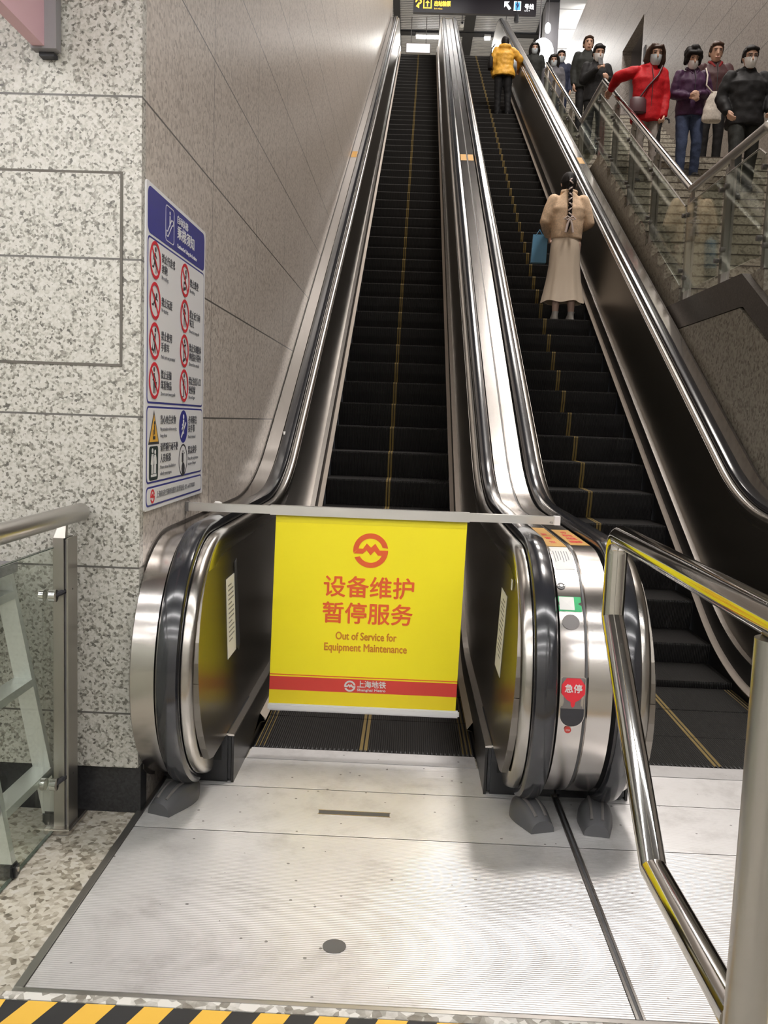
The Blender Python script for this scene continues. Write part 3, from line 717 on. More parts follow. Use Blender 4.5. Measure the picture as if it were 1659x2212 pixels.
for d in (-0.0105, 0.0105): curved(disc(0.002, n=8), 0.714+d, 0.905, 0.0015, 'steel', 'screw', kl, 0.003)
gs = curved(rrect(0.080, 0.060, 0.003), 0.7385, 0.853, 0.001, 'green', 'green_sticker'); tag(gs, 'green and white square sticker below the key switch on the newel', 'sticker')
curved(rrect(0.052, 0.052, 0.002), 0.7275, 0.854, 0.0008, 'paper', 'white_square', gs, 0.0016)
curved(disc(0.030, 0.028), 0.737, 0.797, 0.004, 'mid_grey', 'sensor_lens'); tag(bpy.data.objects['sensor_lens'], 'grey round lens partly under the green sticker on the newel', 'lens')
es = empty('emergency_stop', (0.745, -0.84, 0.45), 'red emergency stop plate with white characters on the newel front', 'stop button')
def stop_outline(w, top, bot):
    return [(-w, top), (-w+0.004, top+0.004), (w-0.004, top+0.004), (w, top)]+[(w*math.cos(R_(a)), bot+w*math.sin(R_(a))) for a in range(0, -181, -15)]
ZS = 0.545
curved(stop_outline(0.0425, 0.075, -0.055), 0.744, ZS, 0.0015, 'steel', 'stop_frame', es)
curved(stop_outline(0.0400, 0.073, -0.055), 0.744, ZS, 0.0008, 'mid_grey', 'stop_plate', es, 0.0015)
curved([(-0.040, -0.030), (0.040, -0.030)]+[(0.040*math.cos(R_(a)), -0.055+0.040*math.sin(R_(a))) for a in range(0, -181, -15)], 0.744, ZS, 0.001, 'ink', 'stop_recess', es, 0.0022)
oc = [(-0.023, 0.075), (0.023, 0.075), (0.040, 0.052), (0.040, 0.022), (0.022, 0.002), (0.008, -0.006), (0.006, -0.020), (0.0, -0.026), (-0.006, -0.020), (-0.008, -0.006), (-0.022, 0.002), (-0.040, 0.022), (-0.040, 0.052)]
curved(oc, 0.744, ZS, 0.0012, 'red_ink', 'stop_sign', es, 0.0022)
text(es, '急停', None, XD, ZD, 0.030, 'paper', 0.0006, 0.058, 'CENTER', fn=lambda a, b, c: deck_pt(0.744+a, newel_s(ZS)+0.038+b, 0.0036+max(c, 0)))
rb = curved(disc(0.0115), 0.734, 0.438, 0.006, 'led_red', 'stop_button'); tag(rb, 'small round red button below the emergency stop plate', 'button')
text(rb, 'STOP', None, XD, ZD, 0.007, 'paper', 0, 0.014, 'CENTER', fn=lambda a, b, c: deck_pt(0.734+a, newel_s(0.438)+b, 0.0062+max(c, 0)))

# paper notices on the inner panels
def notice(sgn, y0, y1, z0, z1, label):
    x = sgn*0.5468
    def P(y, z): return (sgn*(0.534+0.032*(z-0.20)/0.79-0.0015), y, z)
    t = empty('paper_notice', P((y0+y1)/2, z0), label, 'notice', 'notices on the balustrade panels')
    dx = Vector((-sgn*0.001, 0, 0))
    MB().prism([P(y0, z0), P(y1, z0), P(y1, z1), P(y0, z1)], dx).make('sheet', 'paper', t)
    ln = MB(); h = z1-z0; w = y1-y0
    for i in range(13):
        z = z1-h*(0.10+0.058*i); k = 0.62 if i % 4 else 0.4
        a = y0+w*0.2; b = a+w*k
        ln.prism([Vector(P(a, z-0.003))+dx*1.2, Vector(P(b, z-0.003))+dx*1.2, Vector(P(b, z+0.003))+dx*1.2, Vector(P(a, z+0.003))+dx*1.2], dx*0.4)
    ln.make('print_lines', 'grey_ink', t); return t
nt_ = notice(-1, -0.325, -0.16, 0.49, 0.815, 'white printed notice with a dark torn edge on the left newel panel')
pts = [(-0.165, 0.86), (-0.12, 0.87), (-0.105, 0.74), (-0.10, 0.62), (-0.09, 0.50), (-0.12, 0.475), (-0.16, 0.50)]
MB().prism([(-0.5335-0.032*(z-0.20)/0.79+0.0035, y, z) for y, z in pts], (0.0012, 0, 0)).make('torn_edge', 'ink', nt_)
notice(1, -0.38, -0.19, 0.48, 0.805, 'white printed notice on the inner panel of the middle newel')
tag(MB().b2((0.5525, -0.54, 0.862), (0.5545, -0.515, 0.90)).make('small_sticker', 'paper'), 'tiny white sticker near the rim of the middle newel panel', 'sticker')
tg = MB(); tg.ball((-0.745, 0.32, 1.043), (0.036, 0.085, 0.013), 9, 5); tg.ball((-0.765, 0.255, 1.036), (0.022, 0.035, 0.012), 7, 4)
tissue = tg.make('crumpled_tissue', 'paper'); tag(tissue, 'crumpled white tissue lying on the deck by the left wall', 'tissue')
for v in tissue.data.vertices: v.co += Vector((random.uniform(-.008, .008), random.uniform(-.008, .008), random.uniform(-.004, .008)))
tag(MB().box((-0.668, 2.03, 1.362), (0.028, 0.04, 0.004), Euler((R_(30), 0, 0.2)).to_matrix()).make('paper_scrap', 'paper'), 'tiny scrap of paper stuck on the left handrail', 'scrap')

# grey rubber guards lying on the plates before the newels
def guard(x0, y0, x1, y1, label):
    """half-dome wedge: (x0,y0) its broad far end, (x1,y1) its narrow cut near end"""
    g0 = Vector((x0, y0, 0)); g1 = Vector((x1, y1, 0)); ax = (g1-g0); L = ax.length; ax.normalize(); sx = Vector((ax.y, -ax.x, 0))
    root = empty('floor_guard', ((x0+x1)/2, (y0+y1)/2, 0), label, 'guard', 'rubber guards before the newels')
    def sh(mb, wk, hk, lift, n=14, m=11):
        vs = []; fs = []
        for i in range(n+1):
            t = i/n; w = wk*(math.sin(math.pi*min(1, (t*1.35+0.08))/2)*(1-0.42*max(0, t-0.35)/0.65)); h = hk*math.sin(math.pi*min(0.995, 0.10+t*0.72))
            for j in range(m):
                a = math.pi*j/(m-1); vs.append(g0+ax*(t*L)+sx*(w*math.cos(a))+Vector((0, 0, lift+h*math.sin(a)**0.8)))
        for i in range(n):
            for j in range(m-1): a = i*m+j; fs.append((a, a+1, a+m+1, a+m))
        fs += [tuple(range(m)), tuple(n*m+j for j in reversed(range(m)))]
        return mb.add(vs, fs, True)
    sh(MB(), 0.078, 0.085, 0.0).make('guard_body', 'guard', root)
    rg = MB()
    for o in (-0.026, 0.026): rg.tube([g0+ax*(L*t)+sx*o*(1-0.3*t)+Vector((0, 0, 0.080*math.sin(math.pi*min(0.99, 0.10+t*0.72)))) for t in (0.35, 0.5, 0.65, 0.8, 0.92)], 0.006, 8)
    rg.make('guard_ridges', 'mid_grey', root)
guard(-0.63, -0.44, -0.715, -0.695, 'grey rubber floor guard before the left newel')
guard(0.615, -0.45, 0.692, -0.69, 'grey rubber floor guard left of the divider strip')
guard(0.925, -0.43, 0.885, -0.70, 'grey rubber floor guard right of the divider strip')

# ------------------------------------------------------------------ barrier bar and hanging banner
YB = -0.06
bar = empty('barrier_bar', (0, YB, 1.055), 'telescopic aluminium bar laid across both handrails of the left escalator', 'bar')
MB().b2((-0.425, YB-0.020, 1.056), (0.42, YB+0.016, 1.096)).make('outer_section', 'alu', bar)
MB().b2((-0.775, YB-0.016, 1.059), (-0.425, YB+0.012, 1.093)).make('inner_section', 'alu', bar)
MB().b2((0.42, YB-0.016, 1.059), (0.775, YB+0.012, 1.093)).make('inner_section', 'alu', bar)
MB().b2((0.775, YB-0.018, 1.058), (0.80, YB+0.014, 1.095)).make('end_cap', 'white', bar); MB().b2((-0.788, YB-0.018, 1.056), (-0.775, YB+0.014, 1.096)).make('end_cap', 'mid_grey', bar)
text(bar, '4b', (0.755, YB-0.0165, 1.068), XD, ZD, 0.016, 'grey_ink')
bn = empty('banner', (0, YB, 0.2), 'yellow out of service banner with red lettering hanging from the bar', 'banner')
BX0, BX1, BT, BB = -0.402, 0.412, 1.054, 0.225
def bshift(z): return -0.014*(BT-z)/(BT-BB)           # the sheet hangs a little askew
def brect(z0, z1, y, m, name, e=0.0):
    k = lambda z: bshift(z)
    return MB().prism([(BX0+k(z0)-e, YB+y, z0), (BX1+k(z0)+e, YB+y, z0), (BX1+k(z1)+e, YB+y, z1), (BX0+k(z1)-e, YB+y, z1)], (0, 0.0015, 0)).make(name, m, bn)
brect(0.348, BT-0.028, 0.0, 'banner', 'sheet'); brect(BT-0.030, BT+0.004, -0.001, 'banner_hem', 'hem'); brect(BB, 0.290, 0.0, 'banner_low', 'lower_sheet')
brect(0.290, 0.350, -0.0003, 'banner_red', 'red_band'); brect(0.3565, 0.3605, -0.0012, 'banner_orange', 'red_rule')
w = MB().bbox((BX0+bshift(BB)-0.004, YB-0.009, BB-0.028), (BX1+bshift(BB)+0.016, YB+0.010, BB+0.004), 0.006); w.make('weight_rod', 'white', bn)
yb = YB-0.0006
emblem(bn, (0.006, yb, 0.916), XD, ZD, 0.0745, 'banner_orange')
text(bn, '设备维护', (0.004, yb, 0.749), XD, ZD, 0.098, 'banner_orange', 0.0016, 0.385, 'CENTER')
text(bn, '暂停服务', (0.002, yb, 0.634), XD, ZD, 0.098, 'banner_orange', 0.0016, 0.385, 'CENTER')
text(bn, 'Out of Service for', (-0.001, yb, 0.539), XD, ZD, 0.048, 'banner_brown', 0.0010, 0.262, 'CENTER')
text(bn, 'Equipment Maintenance', (-0.002, yb, 0.489), XD, ZD, 0.048, 'banner_brown', 0.0010, 0.356, 'CENTER')
yb -= 0.0006
emblem(bn, (-0.064, yb, 0.319), XD, ZD, 0.0245, 'paper')
text(bn, '上海地铁', (-0.032, yb, 0.327), XD, ZD, 0.033, 'paper', 0.0006, 0.124)
text(bn, 'Shanghai Metro', (-0.032, yb, 0.3035), XD, ZD, 0.015, 'paper', 0.0004, 0.123)

# ------------------------------------------------------------------ rules sign on the left wall
sb = empty('safety_sign', (-0.79, -0.23, 1.115), 'tall blue and white escalator rules board on the left wall', 'sign', )
SX, SY, SZ, SWd, SHt = -0.786, -0.662, 2.268, 0.864, 1.155
def sp_(u, v, h=0.0): return (SX+h, SY+SWd*u, SZ-SHt*v)
def srr(u0, u1, v0, v1, r, h, d, m, name, parent=None):
    w, hh = (u1-u0)*SWd, (v1-v0)*SHt; cy, cz = SY+SWd*(u0+u1)/2, SZ-SHt*(v0+v1)/2
    return MB().prism([(SX+h, cy+a, cz+b) for a, b in rrect(w, hh, r)], (d, 0, 0)).make(name, m, parent or sb)
srr(0, 1, 0, 1, 0.012, -0.004, 0.006, 'white', 'board')
srr(0.018, 0.975, 0.012, 0.150, 0.03, 0.002, 0.001, 'blue_ink', 'header')
def sframe(v0, v1):
    srr(0.018, 0.975, v0, v1, 0.022, 0.002, 0.0008, 'blue_ink', 'section_border'); srr(0.026, 0.967, v0+0.006, v1-0.006, 0.018, 0.0028, 0.0006, 'white', 'section_field')
sframe(0.158, 0.664); sframe(0.672, 0.915); sframe(0.925, 0.988)
YD, UD = (0, 1, 0), (0, 0, 1)
def st(u, v, s, size, m, width, bold=0.0, h=0.0036): return text(sb, s, sp_(u, v, h), YD, UD, size, m, bold, width*SWd)
HB = 0.0032
def line(mb, a, b, w, h, c=(0, 0), sc=1.0):
    """thick stroke between picture points (metres in the sign plane around c)"""
    a = Vector(a)*sc; b = Vector(b)*sc; d = (b-a).normalized(); n = Vector((-d.y, d.x))*w*sc/2
    q = [a+n, a-n, b-n, b+n]; mb.prism([(SX+h, c[0]+p.x, c[1]+p.y) for p in q], (0.0007, 0, 0))
def dot(mb, a, r, h, c, sc=1.0, n=12): mb.prism([(SX+h, c[0]+a[0]*sc+r*sc*math.cos(2*math.pi*i/n), c[1]+a[1]*sc+r*sc*math.sin(2*math.pi*i/n)) for i in range(n)], (0.0007, 0, 0))
def ctr(u, v): return (SY+SWd*u, SZ-SHt*v)
def ringp(name, c, r0, r1, h, m, n=40):
    vs = []; fs = []
    for i in range(n):
        a = 2*math.pi*i/n
        for r in (r0, r1):
            for d in (0, 0.0008): vs.append((SX+h+d, c[0]+r*math.cos(a), c[1]+r*math.sin(a)))
    for i in range(n):
        a = 4*i; b = 4*((i+1) % n); fs += [(a+1, a+3, b+3, b+1), (a, b, b+1, a+1), (a+2, a+3, b+3, b+2)]
    return MB().add(vs, fs).make(name, m, sb)
FIG = {
 'run': ([(0.006, 0.038, 0.009)], [((0, 0.026), (-0.006, -0.004), 0.014), ((-0.006, -0.004), (0.012, -0.024), 0.008), ((0.012, -0.024), (0.010, -0.045), 0.007), ((-0.006, -0.004), (-0.018, -0.026), 0.008), ((-0.018, -0.026), (-0.034, -0.026), 0.007), ((0, 0.022), (0.020, 0.008), 0.006), ((0, 0.022), (-0.020, 0.012), 0.006), ((-0.02, 0.012), (-0.024, -0.002), 0.005)]),
 'sit': ([(0.012, 0.034, 0.009)], [((0.010, 0.022), (0.004, -0.012), 0.013), ((0.004, -0.012), (-0.016, -0.010), 0.009), ((-0.016, -0.010), (-0.018, -0.034), 0.008), ((-0.026, -0.038), (0.014, -0.030), 0.012), ((0.010, 0.015), (-0.010, 0.004), 0.006), ((0.02, 0.045), (0.02, 0.01), 0.003)]),
 'play': ([(0.022, 0.022, 0.009)], [((0.016, 0.012), (-0.004, 0.0), 0.012), ((-0.004, 0), (-0.020, -0.016), 0.008), ((-0.020, -0.016), (-0.036, -0.014), 0.007), ((-0.004, 0.0), (0.006, -0.022), 0.008), ((0.012, 0.010), (-0.012, 0.024), 0.006), ((0.016, 0.012), (0.034, 0.004), 0.006)]),
 'stand': ([(0.0, 0.040, 0.009)], [((0, 0.028), (0, -0.006), 0.014), ((-0.004, -0.006), (-0.010, -0.044), 0.007), ((0.004, -0.006), (0.010, -0.044), 0.007), ((0, 0.022), (-0.020, 0.004), 0.006), ((0, 0.022), (0.020, 0.010), 0.006)]),
 'cart': ([(0.010, 0.040, 0.009)], [((0.008, 0.028), (0.002, -0.006), 0.013), ((0.002, -0.006), (0.010, -0.044), 0.008), ((0.002, -0.006), (-0.008, -0.044), 0.007), ((0.006, 0.020), (-0.014, 0.004), 0.006), ((-0.014, 0.006), (-0.026, -0.030), 0.005), ((-0.036, -0.030), (-0.012, -0.034), 0.009)]),
 'lean': ([(0.002, 0.038, 0.009)], [((0.0, 0.026), (-0.006, -0.008), 0.013), ((-0.006, -0.008), (-0.010, -0.042), 0.009), ((0.0, 0.020), (0.026, 0.026), 0.007), ((-0.020, -0.044), (0.020, -0.030), 0.011), ((0.026, 0.04), (0.026, -0.02), 0.004)]),
 'goods': ([(-0.002, 0.040, 0.009)], [((-0.002, 0.028), (-0.002, -0.006), 0.014), ((-0.006, -0.006), (-0.010, -0.046), 0.008), ((0.004, -0.006), (0.008, -0.046), 0.008), ((0, 0.020), (0.020, 0.0), 0.006), ((0.010, -0.014), (0.030, -0.014), 0.022), ((-0.002, 0.02), (-0.018, 0), 0.006)]),
 'stay': ([(0.004, 0.040, 0.009)], [((0.004, 0.028), (0.0, -0.006), 0.014), ((-0.002, -0.006), (-0.004, -0.046), 0.010), ((0.004, 0.022), (-0.016, 0.0), 0.006), ((-0.030, -0.046), (-0.010, -0.046), 0.005), ((0.022, 0.02), (0.022, -0.04), 0.004)]),
}
def prohibit(u, v, fig):
    c = ctr(u, v); ringp('prohibition_ring', c, 0.0545, 0.0665, HB+0.0014, 'red_ink')
    mb = MB(); heads, bars = FIG[fig]
    for i, (x, y, r) in enumerate(heads): dot(mb, (x, y), r, HB, c)
    for i, (a, b, w) in enumerate(bars): line(mb, a, b, w, HB+0.00004*i, c)
    mb.make('pictogram', 'ink', sb)
    mb = MB(); line(mb, (-0.042, 0.042), (0.042, -0.042), 0.009, HB+0.0013, c); mb.make('prohibition_bar', 'red_ink', sb)
for u, v, fg in ((0.118, 0.222, 'run'), (0.118, 0.346, 'play'), (0.118, 0.469, 'cart'), (0.118, 0.592, 'goods'), (0.598, 0.227, 'sit'), (0.598, 0.350, 'stand'), (0.598, 0.471, 'lean'), (0.598, 0.593, 'stay')): prohibit(u, v, fg)
for u, v, s, w in ((0.215, 0.203, '禁止行走或', 0.205), (0.215, 0.237, '奔跑', 0.085), (0.215, 0.340, '禁止玩耍', 0.165), (0.215, 0.447, '禁止使用', 0.165), (0.215, 0.482, '手推车', 0.125), (0.215, 0.570, '禁止运输', 0.165), (0.215, 0.604, '笨重物品', 0.165),
                   (0.690, 0.226, '禁止蹲坐', 0.165), (0.690, 0.336, '禁止反方向', 0.205), (0.690, 0.366, '站立', 0.085), (0.690, 0.455, '禁止头和肢体', 0.235), (0.690, 0.487, '伸出扶手带外', 0.235), (0.690, 0.574, '禁止在出入口', 0.235), (0.690, 0.607, '处停留', 0.125),
                   (0.215, 0.716, '当心夹住衣物', 0.245), (0.690, 0.716, '必须握住', 0.165), (0.690, 0.748, '扶手带', 0.125), (0.215, 0.806, '请伴随行动不便', 0.285), (0.215, 0.842, '人员乘梯', 0.165), (0.690, 0.826, '紧急按停', 0.165)):
    st(u, v, s, 0.036, 'text_ink', w)
for u, v, s, w in ((0.215, 0.262, 'No walking', 0.10), (0.215, 0.364, 'No playing', 0.10), (0.215, 0.512, 'Push chair not permitted', 0.22), (0.215, 0.630, 'Do not carry heavy goods', 0.23), (0.690, 0.252, 'No sitting', 0.09), (0.690, 0.395, 'Do not face wrong side', 0.19), (0.690, 0.512, 'Do not lean outside', 0.20), (0.690, 0.632, 'Do not linger', 0.12),
                   (0.215, 0.745, 'Pay attention when wearing', 0.26), (0.215, 0.766, 'long dress', 0.10), (0.690, 0.776, 'Use the handrail', 0.14), (0.215, 0.869, 'Please attend disabled or', 0.25), (0.215, 0.890, 'elderly passengers', 0.18), (0.690, 0.855, 'Press the stop button', 0.20), (0.690, 0.874, 'in case of danger', 0.16)):
    st(u, v, s, 0.018, 'grey_ink', w)
st(0.455, 0.044, '自动扶梯', 0.034, 'white', 0.185); st(0.455, 0.086, '乘梯须知', 0.054, 'white', 0.305, 0.0006); st(0.455, 0.128, 'Cautions for Taking the Escalator', 0.022, 'white', 0.36)
st(0.165, 0.957, '上海轨道交通网络服务监督热线: 021-64370000', 0.026, 'grey_ink', 0.66)
emblem(sb, sp_(0.105, 0.957, 0.0034), YD, UD, 0.026, 'red_ink')
# header escalator symbol
c = ctr(0.335, 0.081); mb = MB(); q = rrect(0.115, 0.128, 0.016)
for a, b in zip(q, q[1:]+q[:1]): line(mb, a, b, 0.0032, HB, c)
dot(mb, (0.0, 0.043), 0.007, HB, c); line(mb, (0.0, 0.033), (0.0, -0.004), 0.010, HB, c)
for a, b in (((-0.046, -0.028), (-0.030, -0.028)), ((-0.030, -0.028), (0.022, 0.022)), ((0.022, 0.022), (0.046, 0.022)), ((0.046, 0.022), (0.046, 0.006)), ((0.046, 0.006), (0.030, 0.004)), ((0.030, 0.004), (-0.024, -0.046)), ((-0.024, -0.046), (-0.046, -0.046)), ((-0.046, -0.046), (-0.046, -0.028))): line(mb, a, b, 0.0045, HB+0.0001, c)
mb.make('escalator_symbol', 'white', sb)
# lower pictograms
c = ctr(0.118, 0.742); MB().prism([(SX+HB, c[0]-0.068, c[1]-0.058), (SX+HB, c[0]+0.068, c[1]-0.058), (SX+HB, c[0], c[1]+0.066)], (0.0008, 0, 0)).make('warning_triangle', 'ink', sb)
MB().prism([(SX+HB+0.0008, c[0]-0.054, c[1]-0.049), (SX+HB+0.0008, c[0]+0.054, c[1]-0.049), (SX+HB+0.0008, c[0], c[1]+0.050)], (0.0006, 0, 0)).make('warning_face', 'amber', sb)
mb = MB(); line(mb, (0.004, 0.012), (0.004, -0.022), 0.008, HB+0.0015, c); line(mb, (-0.014, -0.034), (0.014, -0.034), 0.012, HB+0.0015, c); line(mb, (-0.012, -0.004), (-0.012, -0.026), 0.006, HB+0.0015, c); dot(mb, (0.004, 0.020), 0.007, HB+0.0015, c); mb.make('pictogram', 'ink', sb)
c = ctr(0.598, 0.738); mb = MB(); dot(mb, (0, 0), 0.067, HB, c, 1, 32); mb.make('mandatory_disc', 'blue_ink', sb)
mb = MB(); dot(mb, (0.0, 0.040), 0.010, HB+0.0008, c)
for a, b, w in (((0.0, 0.028), (0.0, -0.010), 0.018), ((0.0, 0.014), (-0.020, 0.004), 0.007), ((0.0, -0.006), (0.004, -0.030), 0.010), ((-0.034, -0.044), (0.040, 0.016), 0.009), ((0, 0.0), (-0.026, -0.012), 0.008)): line(mb, a, b, w, HB+0.0008, c)
mb.make('pictogram', 'white', sb)
c = ctr(0.118, 0.852); MB().prism([(SX+HB, c[0]+a, c[1]+b) for a, b in rrect(0.112, 0.125, 0.014)], (0.0008, 0, 0)).make('escort_plate', 'dark_green', sb)
mb = MB()
for x, s in ((-0.016, 1.0), (0.017, 0.88)):
    dot(mb, (x, 0.046*s), 0.009, HB+0.0008, c)
    for a, b, w in (((x, 0.034*s), (x, -0.008), 0.022*s), ((x-0.006, -0.008), (x-0.007, -0.038), 0.010), ((x+0.006, -0.008), (x+0.007, -0.038), 0.010), ((x-0.010, 0.026*s), (x-0.017, -0.004), 0.007), ((x+0.010, 0.026*s), (x+0.017, -0.004), 0.007)): line(mb, a, b, w, HB+0.0008, c)
line(mb, (-0.034, -0.045), (0.034, -0.045), 0.009, HB+0.0009, c); mb.make('pictogram', 'white', sb)
c = ctr(0.598, 0.857); ringp('stop_ring', c, 0.059, 0.066, HB, 'ink')
mb = MB(); dot(mb, (0.004, -0.036), 0.026, HB, c)
for a, b, w in (((-0.006, 0.030), (-0.006, -0.008), 0.026), ((-0.006, -0.008), (-0.006, -0.030), 0.010), ((-0.008, 0.036), (0.004, 0.036), 0.006), ((0.02, 0.03), (0.024, 0.026), 0.004)): line(mb, a, b, w, HB+0.0001, c)
mb.make('pictogram', 'ink', sb)

# ------------------------------------------------------------------ pink sign box at the upper left
ps = empty('projecting_sign', (-1.1, -1.3, 2.65), 'pink sign box with a grey end frame hanging by the front wall', 'sign')
MB().b2((-1.135, -1.60, 2.652), (-1.094, -0.765, 3.19)).make('sign_face', 'pink', ps)
MB().b2((-1.140, -0.765, 2.645), (-1.055, -0.725, 3.19)).make('end_frame', 'grey_paint', ps)
MB().b2((-1.125, -0.735, 2.632), (-1.075, -0.702, 2.645)).make('dark_foot', 'ink', ps)  # small dark block below the end frame

# ------------------------------------------------------------------ glass railing on the left
lr = empty('glass_railing', (-0.98, -0.80, 0), 'glass railing with a steel handrail at the left by the granite wall', 'railing')
MB().tube([(-0.985, -3.2, 1.115), (-0.985, -0.735, 1.115)], 0.031, 20).make('handrail', 'rail_steel', lr)
b = MB(); b.tube([(-0.985, -0.735, 1.115), (-0.985, -0.722, 1.115), (-0.985, -0.712, 1.115)], [0.031, 0.026, 0.012], 20); b.make('handrail_end', 'rail_steel', lr)
post = MB(); post.b2((-1.0400, -0.845, 0.012), (-1.0030, -0.838, 1.035)); post.b2((-1.0400, -0.838, 0.012), (-1.0320, -0.762, 1.035)); post.b2((-1.0100, -0.838, 0.012), (-1.0030, -0.762, 1.035)); post.b2((-1.0400, -0.768, 0.012), (-1.0030, -0.762, 1.035))
post.b2((-0.9940, -0.845, 0.012), (-0.9880, -0.762, 1.035)); post.make('post', 'post_steel', lr)
MB().b2((-1.0020, -0.835, 0.012), (-0.9950, -0.77, 1.03)).make('post_gap', 'grey_paint', lr)
MB().prism([(-1.0400, -0.84, 1.035), (-1.0000, -0.84, 1.035), (-1.0040, -0.82, 1.09), (-1.0260, -0.82, 1.09)], (0, 0.02, 0)).make('rail_bracket', 'post_steel', lr)
MB().bbox((-1.0680, -0.872, -0.006), (-0.9730, -0.70, 0.016), 0.005).make('base_plate', 'steel', lr)
MB().b2((-1.047, -2.6, 0.004), (-1.037, -0.81, 1.0)).make('glass_panel', 'glass', lr)
ge = MB(); ge.b2((-1.0475, -2.6, 1.0), (-1.0365, -0.81, 1.003)); ge.b2((-1.0475, -0.812, 0.004), (-1.0365, -0.81, 1.003)); ge.b2((-1.0475, -2.6, 0.001), (-1.0365, -0.81, 0.004)); ge.make('glass_edge', 'glass_edge', lr)
for z in (0.845, 0.185):
    cl = MB(); cl.cyl((-1.012, -0.885, z), (-1.033, -0.885, z), 0.021, 18); cl.cyl((-1.051, -0.885, z), (-1.066, -0.885, z), 0.021, 18)
    k = cl.make('glass_clamp', 'chrome', lr); MB().tube([(-0.995, -0.80, z+0.01), (-1.01, -0.85, z+0.004), (-1.02, -0.885, z)], 0.009, 8).make('clamp_arm', 'ink', k)
post2 = MB(); post2.b2((-1.012, -2.70, -0.006), (-0.96, -2.62, 1.09)); post2.make('post', 'post_steel', lr)

# step ladder behind the glass
ld = empty('step_ladder', (-1.15, -0.95, 0), 'worn aluminium step ladder standing behind the glass panel by the wall', 'ladder')
def lad(z, y): return Vector((-1.062-0.20*z, y, z))
def bar_(a, b, w, t, nm, m='ladder', parent=None):
    a, b = Vector(a), Vector(b); d = (b-a).normalized(); s = Vector((0, 1, 0)); s = (s-d*s.dot(d)).normalized(); n = d.cross(s)
    mb = MB(); mb.add([a+s*i*w/2+n*j*t/2 for i, j in ((-1, -1), (1, -1), (1, 1), (-1, 1))]+[b+s*i*w/2+n*j*t/2 for i, j in ((-1, -1), (1, -1), (1, 1), (-1, 1))], [(3, 2, 1, 0), (4, 5, 6, 7), (0, 1, 5, 4), (1, 2, 6, 5), (2, 3, 7, 6), (3, 0, 4, 7)])
    return mb.make(nm, m, parent or ld)
YN, YF = -1.155, -0.785
r1 = bar_(lad(0.03, YN), lad(1.02, YN+0.03), 0.026, 0.062, 'front_rail'); r2 = bar_(lad(0.03, YF), lad(0.90, YF+0.0), 0.026, 0.062, 'rear_rail')
MB().b2((-1.0945, YN-0.011, 0.20), (-1.078, YN-0.0135, 0.255)).make('blue_mark', 'blue_ink', r1)
for z in (0.20, 0.52, 0.83): bar_(lad(z, YN+0.012), lad(z, YF-0.012), 0.05, 0.025, 'tread') if False else MB().b2((lad(z, 0).x-0.035, YN+0.012, z-0.02), (lad(z, 0).x+0.035, YF-0.012, z+0.008)).make('tread', 'ladder', ld)
MB().b2((lad(0.9, 0).x-0.10, YN-0.01, 0.90), (lad(0.9, 0).x+0.045, YF+0.02, 0.935)).make('top_cap', 'grey_paint', ld)
for y in (YN, YF):
    f = MB(); f.bbox((-1.10, y-0.022, -0.005), (-1.028, y+0.022, 0.045), 0.008); k = f.make('rubber_foot', 'black_plastic', ld)
    MB().cyl((-1.0285, y, 0.024), (-1.025, y, 0.024), 0.008, 12).make('foot_rivet', 'steel', k)
for y in (YN+0.03, YF-0.03): bar_((-1.66, y, 0.0), (-1.28, y, 0.90), 0.022, 0.045, 'support_leg')
MB().b2((-1.62, YN+0.04, 0.20), (-1.565, YF-0.04, 0.222)).make('support_brace', 'ladder', ld)

# ------------------------------------------------------------------ polished pipe barrier on the right
pb = empty('pipe_barrier', (XJ, -1.7, 0), 'polished steel pipe barrier between the two floor plate lanes at right', 'barrier')
PX, PR = 0.784, 0.0325
def arc2(c, r, a0, a1, n=6): return [(PX, c[0]+r*math.cos(R_(a0+(a1-a0)*i/n)), c[1]+r*math.sin(R_(a0+(a1-a0)*i/n))) for i in range(n+1)]
ZR = 1.158
MB().tube([(PX, -3.6, ZR), (PX, -1.19, ZR)]+arc2((-1.19, ZR-0.055), 0.055, 90, 0)[1:]+[(PX, -1.135, 0.905)], PR, 24).make('top_rail', 'chrome', pb)
MB().tube([(PX, -1.135, 0.907), (PX, -1.70, 0.412)], PR, 24).make('sloping_brace', 'chrome', pb)
MB().ball((PX, -1.135, 0.906), PR*1.0, 20, 12).make('weld_joint', 'chrome', pb)
MB().tube([(PX, -1.70, 0.412), (PX, -2.24, 0.418)], PR, 24).make('lower_rail', 'chrome', pb); MB().ball((PX, -1.70, 0.412), PR*1.0, 20, 12).make('weld_joint', 'chrome', pb)
MB().tube([(PX, -2.27, -0.006), (PX, -2.27, ZR-0.03)], 0.036, 28).make('post', 'rail_steel', pb); MB().cyl((PX, -2.27, -0.006), (PX, -2.27, 0.012), 0.085, 28).make('base_plate', 'steel', pb)
MB().tube([(PX, -3.5, -0.006), (PX, -3.5, ZR-0.03)], 0.042, 28).make('post', 'rail_steel', pb)

